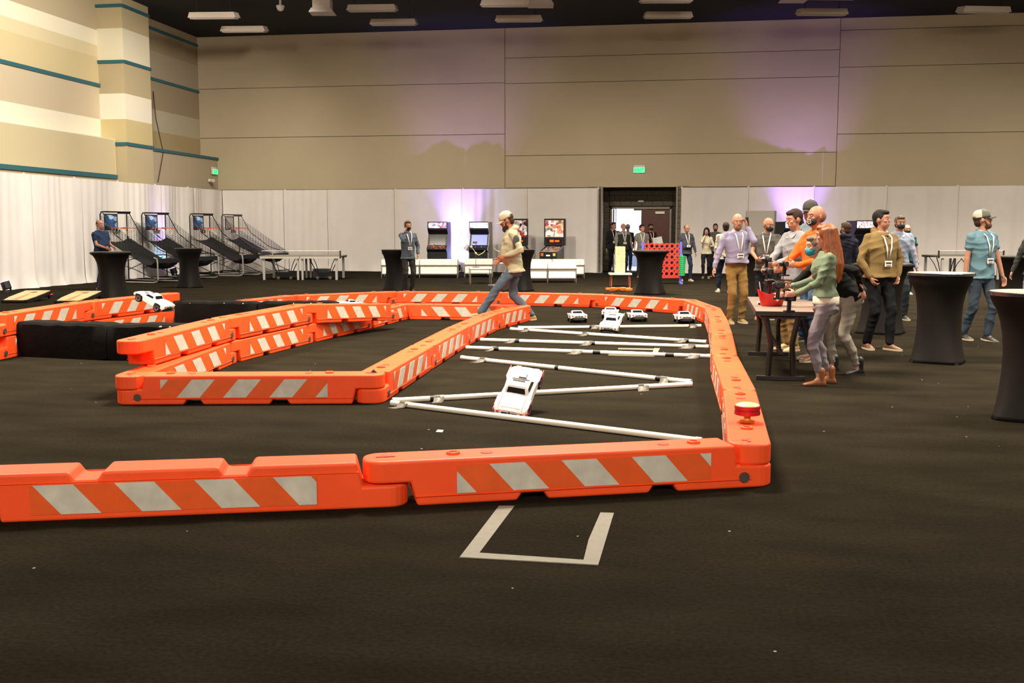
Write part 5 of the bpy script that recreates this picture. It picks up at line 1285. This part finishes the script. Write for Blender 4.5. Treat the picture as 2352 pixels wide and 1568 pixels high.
    if hood:
        top_m.ell(U_(0, -.070, 1.525), (.115, .066, .056), None, 16, 10)
        for q in (-1, 1): top_m.cap(U_(q * .088, -.04, 1.525), .038, U_(q * .040, .085, 1.45), .024)
    sh_o = fused('shirt' if not hood else 'hooded_sweatshirt', top_m, TM, t, voxel * 1.15, wr=.0105, wseed=seed)
    if cuffs:
        for i in (0, 1): obj('cuff', MB().cyl(E[i].lerp(Wr[i], .36 if sleeve == 'three' else .86), E[i].lerp(Wr[i], .56 if sleeve == 'three' else .97), .047 if sleeve == 'three' else .035, n=14), cloth(cuffs), t, smooth=True)
    if collar:
        cl = MB().tube([U_(.072 * math.sin(a), -.012 + .078 * math.cos(a) * 1.0, 1.505 - .028 * math.cos(a)) for a in [2 * PI * i / 16 for i in range(16)]], .014, 8, True)
        for q in (-1, 1): cl.add([U_(q * .02, .088, 1.470), U_(q * .075, .066, 1.49), U_(q * .062, .115, 1.435), U_(q * .028, .118, 1.425)], [(0, 1, 2, 3)])
        obj('collar', cl, cloth(collar), t, smooth=True)
    if undershirt: obj('undershirt', MB().add([U_(-.035, .096, 1.47), U_(.035, .096, 1.47), U_(.02, .135, 1.39), U_(0, .142, 1.34), U_(-.02, .135, 1.39)], [(0, 1, 2, 3, 4)]), cloth(undershirt), t)
    if vest:
        vm = MB().loft([ring(hem - .01, TS[0][1] + .045, TS[0][2] + .045 + belly, TS[0][3])] + [ring(z, rx + grow + .02, ry + grow + .018, oy) for z, rx, ry, oy in TS if z > 1 and z < 1.45] + [ring(1.475, .115, .08, -.01)])
        fused('vest', vm, cloth(vest), t, voxel * 1.3, wr=.006, wseed=seed + 2)
        obj('shirt_front', MB().add([U_(-.055, .128, 1.45), U_(.055, .128, 1.45), U_(.012, .176 + belly, 1.18), U_(-.012, .176 + belly, 1.18)], [(0, 1, 2, 3)]), TM, t)
    # trousers
    pm_ = MB(); PMt = cloth(bottom, 90, .1)
    pm_.loft([ring(z, rx, ry, oy, M=Matrix.Translation((0, 0, hipz - .93))) for z, rx, ry, oy in ((.80, .14 * W, .105, -.008), (.86, .170 * (.4 + .6 * W), .126 + (.012 if fem else 0), -.012), (.93, .163 * (.3 + .7 * W), .120, -.006), (.99, .148 * W if not fem else .145, .104 + belly * .3, 0), (1.02, .140 * W if not fem else .130, .098 + belly * .3, 0))])
    leg_r = (.092, .068, .062, .054) if not fem else (.094, .062, .058, .042)
    for i in (0, 1):
        sx = 1 if i == 0 else -1; hipj = V((sx * hw, 0, hipz - .03)); an = A[i] + (K[i] - A[i]).normalized() * (pants_len - .055)
        pm_.cap(hipj, leg_r[0], K[i], leg_r[1]).cap(K[i], leg_r[2] + .003, K[i].lerp(an, .35) + V((0, -.008, 0)), leg_r[2] + .004).cap(K[i].lerp(an, .35) + V((0, -.008, 0)), leg_r[2] + .004, an, leg_r[3])
    fused('trousers', pm_, PMt, t, voxel * 1.1, wr=.0095, wseed=seed + 5)
    if belt: obj('belt', MB().tube([V((.168 * W * math.cos(a), .004 + (.122 + belly * .4) * math.sin(a), hipz + .075)) for a in [2 * PI * i / 24 for i in range(24)]], .017, 6, True), mat(belt, .5), t, smooth=True)
    # shoes
    for i in (0, 1):
        tf = math.radians(-feet[i][3]); ft = V(feet[i][:3]); lift = feet[i][4] if len(feet[i]) > 4 else 0
        Mf = Matrix.Translation(V((A[i].x, A[i].y, A[i].z - .085))) @ Matrix.Rotation(tf, 4, 'Z') @ Matrix.Rotation(math.radians(lift), 4, 'X')
        F_ = lambda x, y, z: Mf @ V((x, y, z)); Rf = Mf.to_3x3().to_4x4()
        m = MB()
        def sring(y, w, h, zb=.0): return [F_(w * math.cos(a), y, zb + h * .5 + h * .5 * math.copysign(abs(math.sin(a)) ** .7, math.sin(a))) for a in [2 * PI * j / 12 for j in range(12)]]
        m.loft([sring(-.075, .024, .04), sring(-.06, .036, .075), sring(-.02, .040, .085), sring(.04, .040, .078), sring(.09, .046, .058), sring(.14, .045, .045), sring(.175, .032, .035), sring(.19, .014, .02)])
        m.cap(F_(0, -.02, .07), .040, F_(0, -.015, .17 if boots else .095), .048 if boots else .042, 10)
        sc_ = shoe2 if (shoe2 and i == 1) else shoe
        so_ = fused('shoe', m, mat(sc_, .5, var=.08, vs=20), t, .009, smooth_it=3)
        obj('sole', MB().prism([(-.03, -.078), (.03, -.078), (.042, -.03), (.044, .06), (.050, .11), (.040, .168), (.016, .195), (-.016, .195), (-.040, .168), (-.048, .11), (-.040, .06), (-.038, -.03)], 'z', 0, .022).xf(Mf), mat('#b8ab92' if not boots else '#2a1a10', .7), so_)
    # lanyard
    if lanyard:
        LM_ = mat((.80, .78, .72), .6); fy = lambda z: (.012 + max(ry + oy for zz, rx, ry, oy in TS if abs(zz - z) < .075) + grow + .007 + (.02 if vest else 0))
        for q in (-1, 1):
            pts = [(q * .052, -.045, 1.535), (q * .066, .03, 1.525), (q * .058, fy(1.40) - .022, 1.44), (q * .036, fy(1.30) - .002, 1.32), (q * .012, fy(1.18), 1.17)]
            vs = []
            for (x, y, z) in pts: vs += [U_(x - .010, y, z), U_(x + .010, y, z)]
            o = obj('lanyard', MB().add(vs, [(2 * k, 2 * k + 1, 2 * k + 3, 2 * k + 2) for k in range(4)]), LM_, t, smooth=True); so = o.modifiers.new('t', 'SOLIDIFY'); so.thickness = .003
        bd = obj('badge', MB().box(U_(0, fy(1.10) + .006, 1.11), (.11, .006, .075), Mu.to_3x3().to_4x4()), mat((.82, .81, .78), .3), t, bevel=.002)
        obj('badge_print', MB().box(U_(0, fy(1.10) + .010, 1.118), (.085, .002, .022), Mu.to_3x3().to_4x4()).box(U_(0, fy(1.10) + .010, 1.085), (.07, .002, .010), Mu.to_3x3().to_4x4()), mat('#4a4640', .5), bd)
    if patch:
        a = S[1].lerp(E[1], .18); b = S[1].lerp(E[1], .72); 
        ou = (U_(-1, 0, 0) - U_(0, 0, 0)); pt = MB().ell((a + b) / 2 + ou * .040, (.034, .052, .10), None, 16, 12); o = obj('sleeve_patch', pt, mat('#3a3d42', .8), t, smooth=True, label='dark grey panel around the upper sleeve')
    bpy.context.view_layer.update()
    return t, [Wr[0], Wr[1]], Mu, Mh
def to_world(t, p): return t.matrix_world @ V(p)
def phone(t, p, rz, label, tilt=0):
    w = to_world(t, p); o = empty('phone', w, 0, label, 'phone'); o.rotation_euler = (tilt, 0, rz)
    obj('case', MB().box((0, 0, 0), (.010, .072, .148)), mat('#0c0c0e', .3), o, bevel=.003); obj('screen', MB().box((.006, 0, 0), (.002, .066, .138)), mat('#15151c', .1), o)

# far left: man in navy polo
t, W_, _, _ = person('man in a navy short-sleeved shirt standing at the leftmost cocktail table', 236, 664, 62, 1.84, top='#22314a', bottom='#1c2634', sleeve='short', wide=1.22, belly=.04, hair='thin', hairc='#3a2a20', skin='#b8775a',
       head=(-10, 0), hands=[(.16, .34, 1.08), (-.10, .36, 1.08)], elbows=[(.4, -1, -1), (-.4, -1, -1)], seed=2, feet=[(.12, .02, 0, 8), (-.12, -.03, 0, -8)])
# man on the phone, blue-grey shirt
t, W_, Mu, Mh = person('man in a blue-grey long shirt holding a phone to his ear behind the far barriers', 938, 672, 28, 1.80, top='#4a525e', bottom='#2e2b2a', sleeve='long', wide=1.0, hair='short', hairc='#4a3018', skin='#c08260', mask='#17171a',
       lanyard=True, hem=.84, head=(-6, 6), hands=[(.13, .17, 1.53), (-.22, .12, .95)], elbows=[(.3, .8, -1), (-.8, -1, 0)], handpose={0: (-.15, -.25, 1)}, seed=3)
phone(t, W_[0] + V((-.02, -.02, .09)), t.rotation_euler.z + .3, 'dark phone held by the man in blue-grey behind the far barriers', .2)
# striding man
t, W_, _, _ = person('bearded man in a cream hoodie and cap striding over the inner barriers', 1180, 737, -88, 2.0, top='#a19b80', bottom='#4a5866', sleeve='long', hood=True, hair='short', hairc='#3a2415', beard=('#2a160c', .13), cap='#b0a78f', skin='#b06a48',
       wide=1.2, belly=.035, lean=5, head=(0, 22), feet=[(.10, -.26, 0, 5, -6), (-.12, .60, 0, 0, 10)], drop=.085, hands=[(.24, .20, .95), (-.24, .14, 1.02)], elbows=[(.5, -1, 0), (-.5, -1, 0)], patch=True, hem=.85, voxel=.009, seed=4, shoe='#9c7a4a', pants_len=.06)
# doorway group
DGp = 'people coming in at the doorway'
person('man in a black jacket at the left side of the doorway', 1408, 628, 12, 1.83, top='#1a1b1e', bottom='#121214', hair='short', hairc='#2a1a12', lanyard=True, head=(20, 0), seed=5, group=DGp, skin='#b8795a', wide=1.05)
person('older man in a dark green vest over a grey shirt in the doorway', 1431, 631, 8, 1.79, top='#77726f', bottom='#232a38', vest='#2b3024', hair='thin', hairc='#8a7868', lanyard=True, wide=1.12, belly=.03, seed=6, group=DGp, skin='#c07a62', feet=[(.11, .14, 0, 8), (-.11, -.12, 0, -8)], hands=[(.32, .18, .84), (-.34, .05, .82)], head=(15, -4))
person('man in a grey cap half hidden behind the man in the green vest', 1441, 622, 2, 1.76, top='#1b2233', bottom='#222b3c', cap='#8a8880', hair='short', hairc='#2c2018', lanyard=True, seed=7, group=DGp, skin='#b0705a')
person('man in a grey polo shirt with a lanyard in front of the doorway', 1473, 636, 5, 1.74, top='#6a6863', bottom='#2a2c33', sleeve='short', hair='short', hairc='#241812', lanyard=True, seed=8, group=DGp, head=(35, 0), collar='#5a5854', hands=[(.28, .1, .82), (-.22, .16, .86)], skin='#b87a5c', belly=.02)
t, W_, _, _ = person('man in a black mask and maroon shirt carrying white papers by the red door', 1493, 630, 20, 1.77, top='#3a1418', bottom='#141416', hair='short', hairc='#2c1a12', mask='#101012', lanyard=True, seed=9, group=DGp, hands=[(.12, .32, 1.12), (-.16, .32, 1.1)], elbows=[(.4, -1, -1), (-.4, -1, -1)], skin='#b5765a')
w = to_world(t, (W_[0] + W_[1]) / 2 + V((0, .1, .05))); pa = empty('paper_bundle', w, t.rotation_euler.z, 'white papers carried by the man in the black mask by the red door', 'papers')
obj('sheet', MB().box((0, 0, .03), (.30, .02, .24), (.3, 0, .1)), mat((.62, .66, .64), .6), pa); obj('sheet', MB().box((-.1, .03, .06), (.20, .02, .24), (.1, .2, -.2)), mat((.66, .70, .70), .6), pa)
person('smiling stout man in a charcoal pullover right of the doorway', 1574, 645, 12, 1.74, top='#3b3c42', bottom='#1c2536', hair='thin', hairc='#5a4636', lanyard=True, wide=1.15, belly=.04, head=(8, 18), shoe='#9a917c', seed=10, skin='#b8765a', feet=[(.10, -.1, 0, 8), (-.11, .16, 0, -8)], hands=[(.30, .02, .84), (-.30, .12, .82)])
t, W_, _, _ = person('dark-haired woman in a cream jacket, hand to her mouth, walking at the back', 1621, 640, -12, 1.66, top='#b8b09a', bottom='#191517', fem=True, hair='long', hairc='#120c0c', seed=11, skin='#c08468', head=(-5, 12), shoe='#6a6848', boots=True, feet=[(.09, .22, 0, 5), (-.09, -.14, 0, -5, -14)], drop=.02,
       hands=[(.05, .16, 1.50), (-.12, .26, 1.14)], elbows=[(.6, .2, -1), (-.6, -.4, -1)], handpose={0: (-.2, 0, 1)}, hem=.88)
phone(t, W_[1] + V((0, .06, .06)), t.rotation_euler.z, 'blue backed phone in the hand of the woman in the cream jacket', .3)
person('man in a grey jacket just behind the dark-haired woman', 1641, 635, -8, 1.77, top='#4a4844', bottom='#17171a', hair='short', hairc='#2b1e16', seed=12, skin='#b8765a', beard=('#33221a', 0))
# white-shirted person hidden behind the lavender man
person('person in a white top mostly hidden behind the bald man in lavender', 1664, 672, 175, 1.76, top='#b7b0a0', bottom='#1e2634', hair='short', hairc='#241810', seed=13, shoe='#c9c5ba', skin='#b8765a', feet=[(.11, 0, 0, 8), (-.14, .2, 0, -8)])
# bald man with phone in lavender shirt
t, W_, Mu, Mh = person('bald man in a lavender shirt and tan trousers with a phone at his ear', 1688, 742, 8, 1.86, top='#8f8ba6', bottom='#83673a', hair='bald', skin='#c98a68', lanyard=True, belt='#4a2414', wide=1.08, belly=.02, collar='#9a96b0', hem=.99, shoe='#7d6d42', seed=14, voxel=.009,
       head=(-8, 12), hands=[(.42, .06, .83), (-.115, .15, 1.57)], elbows=[(.5, -1, 0), (-.35, .7, -1)], handpose={1: (.2, -.2, 1)}, beard=('#8a5c44', 0), feet=[(.10, .06, 0, 6), (-.12, .0, 0, -6)])
phone(t, W_[1] + V((.0, -.01, .09)), t.rotation_euler.z + .4, 'dark phone held to the ear of the bald man in lavender', .15)
# grey polo, mask, controller
t, W_, _, _ = person('man in a grey polo and black mask playing with a controller behind the table', 1756, 733, -14, 1.80, top='#57544f', bottom='#20252c', sleeve='short', hair='bald', hairc='#6a4a34', mask='#131315', skin='#c0805c', lanyard=True, wide=1.15, belly=.02, collar='#4c4a46', shoe='#b8452e', seed=15, voxel=.009,
       head=(38, 14), hands=[(.15, .36, 1.07), (-.12, .38, 1.04)], elbows=[(.8, -.7, -.8), (-.8, -.7, -.8)], curl=(.9, .9), handpose={0: (-.8, .5, -.1), 1: (.8, .4, -.1)})
transmitter(to_world(t, (W_[0] + W_[1]) / 2 + V((0, .05, .04))), t.rotation_euler.z + PI / 2, 'black controller in the hands of the man in the grey polo')
# smiling man, light shirt, khakis
t, W_, _, _ = person('smiling dark-haired man in a pale grey shirt and khaki trousers among the players', 1821, 803, -62, 1.86, top='#85858a', bottom='#8b7046', hair='short', hairc='#2e1e14', skin='#c07c5c', shoe='#a98a5c', wide=1.0, seed=16, voxel=.009, collar='#8c8c90', hem=.9,
       head=(-10, 14), hands=[(.10, .40, 1.06), (-.14, .42, 1.12)], elbows=[(.5, -1, -.8), (-.5, -1, -.8)], curl=(.9, .9), sleeve='long', feet=[(.12, .02, 0, 8), (-.12, .12, 0, -8)])
transmitter(to_world(t, W_[1] + V((.05, .14, .03))), t.rotation_euler.z + PI / 2, 'black controller held out by the smiling man in the pale shirt')
# dark cap man
person('tall man in a charcoal cap behind the bald man in the orange hoodie', 1853, 786, -50, 1.98, top='#6d7d86', bottom='#2e3d58', hair='short', hairc='#2a1c14', cap='#3c3936', skin='#b5745a', seed=17, shoe='#1e2530', head=(5, 6), hem=.88)
# bald man, orange hoodie, mask
t, W_, _, _ = person('bald man in an orange hoodie, black mask and jeans holding a controller', 1866, 827, -72, 1.88, top='#cc5a20', bottom='#3f5470', hair='buzz', hairc='#7a5a42', skin='#b9704e', mask='#151417', shoe='#6e4a32', wide=1.08, seed=18, voxel=.008, hood=True, hem=.86, logo=True,
       head=(0, 4), hands=[(.10, .40, 1.04), (-.16, .36, 1.12)], elbows=[(.4, -1, -1), (-.4, -1, -1)], curl=(.9, .9), handpose={0: (0, 1, .1), 1: (0, 1, .1)}, feet=[(.12, -.05, 0, 8), (-.12, .10, 0, -8)])
transmitter(to_world(t, W_[1] + V((.05, .12, .0))), t.rotation_euler.z + PI / 2, 'black controller held by the bald man in the orange hoodie')
transmitter(to_world(t, W_[0] + V((-.1, .24, -.02))), t.rotation_euler.z + PI / 2, 'black controller in the middle of the cluster of hands')
# auburn haired woman
t, W_, _, _ = person('woman with long auburn hair in a sage green sweater and grey trousers, nearest the camera', 1889, 884, -98, 1.65, top='#6a7863', bottom='#7a737a', fem=True, hair='long', hairc='#8a4719', skin='#c98c70', shoe='#8a4f26', boots=True, seed=19, voxel=.008, sleeve='long', hem=.99, undershirt=None, cuffs='#c9c0ae',
       wide=1.26, head=(-12, 8), hands=[(.08, .36, 1.10), (-.20, .34, 1.03)], elbows=[(.5, -1, -.9), (-.6, -1, -.9)], curl=(.9, .9), handpose={0: (0, 1, 0), 1: (0, 1, 0)}, feet=[(.10, -.06, 0, 6), (-.10, .08, 0, -6)], pants_len=.15)
U2_ = MB().loft([[V((.188 * math.cos(a), -.008 + .142 * math.sin(a), z)) for a in [2 * PI * i / 24 for i in range(24)]] for z in (.905, .93, 1.0)])
o = obj('undershirt_hem', U2_, cloth('#c2b9a8'), t, smooth='all', label='cream shirt hem below the sweater')
transmitter(to_world(t, (W_[0] + W_[1]) / 2 + V((0, .17, .04))), t.rotation_euler.z + PI / 2, 'large black controller held out by the auburn-haired woman')
transmitter(to_world(t, (W_[0] + W_[1]) / 2 + V((-.04, .05, -.10))), t.rotation_euler.z + PI / 2 + .3, 'black controller under the hands of the auburn-haired woman')
# bending woman with teal mask
person('person in black jacket, teal mask and pale grey jeans bending behind the auburn-haired woman', 1943, 858, -82, 1.72, top='#141312', bottom='#8d867c', fem=True, hair='short', hairc='#6a5a48', skin='#c98c70', mask='#1f7f92', shoe='#161616', boots=True, seed=20, voxel=.009, lean=47, head=(0, -40), hem=.90, wide=1.2,
       hands=[(.06, .78, .93), (-.24, -.04, .98)], elbows=[(.6, -.2, -1), (-.9, -1, .3)], feet=[(.14, .12, 0, 4), (-.12, -.06, 0, -4)], drop=.02, sleeve='long', pants_len=.11)
# navy hoodie man behind
person('man in a dark navy hooded top and mask seen behind the auburn-haired woman', 1936, 720, 150, 1.72, top='#1c1d2a', bottom='#15161a', hair='short', hairc='#3a2a1c', mask='#1f2226', seed=21, skin='#b07050', head=(60, 0), hood=True)
# olive hoodie
t, W_, _, _ = person('man in an olive tan half-zip hoodie and black trousers with hands in his pockets', 2014, 800, 20, 1.85, top='#7a6540', bottom='#0f0f12', hair='short', hairc='#120e0c', skin='#b9795a', lanyard=True, hood=True, undershirt='#15181a', seed=22, voxel=.009, hem=.93, wide=1.24, shoe='#5e3c28',
       head=(26, 0), hands=[(.215, .09, .93), (-.215, .09, .93)], elbows=[(1, -.45, 0), (-1, -.45, 0)], curl=(.8, .8), feet=[(.16, .02, 0, 14), (-.04, .22, 0, -12)])
# pale blue shirt with mask
person('man in a pale blue shirt and navy mask behind the olive hoodie man', 2058, 733, -4, 1.83, top='#8d96ac', bottom='#23282c', hair='short', hairc='#5a4c3c', mask='#15172a', skin='#b9795a', collar='#98a0b4', belt='#1a1a1a', hem=.98, seed=23, head=(5, 4), shoe='#2b2a28', feet=[(.10, -.1, 0, 8), (-.10, .16, 0, -8)], hands=[(.28, -.1, .84), (-.30, .10, .84)])
person('man in a teal t-shirt and black mask at the back beside the pale blue shirt', 2078, 676, -8, 1.70, top='#1f4c4c', bottom='#1a1c22', sleeve='short', hair='thin', hairc='#4a3a2c', mask='#141416', skin='#b9795a', seed=24, shoe='#c6c2b8', hands=[(.28, .0, .84), (-.30, .02, .84)])
# right: teal polo walking
person('man in a teal polo, jeans and two-tone cap walking at the right', 2246, 782, 22, 1.86, top='#62828f', bottom='#3a4450', sleeve='short', hair='short', hairc='#3a2a1c', beard=('#5a3a28', 0), cap='#5f6259', brim='#161412', backcap='#c2b4aa', skin='#c0805c', lanyard=True, wide=1.12, collar='#4c707a', seed=25, voxel=.009, hem=.86,
       head=(48, -6), hands=[(.25, -.04, .86), (-.30, .12, .82)], elbows=[(.9, -1, 0), (-.5, -1, 0)], feet=[(.08, -.16, 0, 6), (-.09, .10, 0, -10, -8)], shoe='#2c2a2a')
person('person in dark grey only just visible at the right edge', 2372, 742, -40, 1.72, top='#3a3d3a', bottom='#8a8fa0', hair='short', hairc='#2a1c12', seed=26, hands=[(.36, .1, .9), (-.36, .1, .9)], wide=1.1)
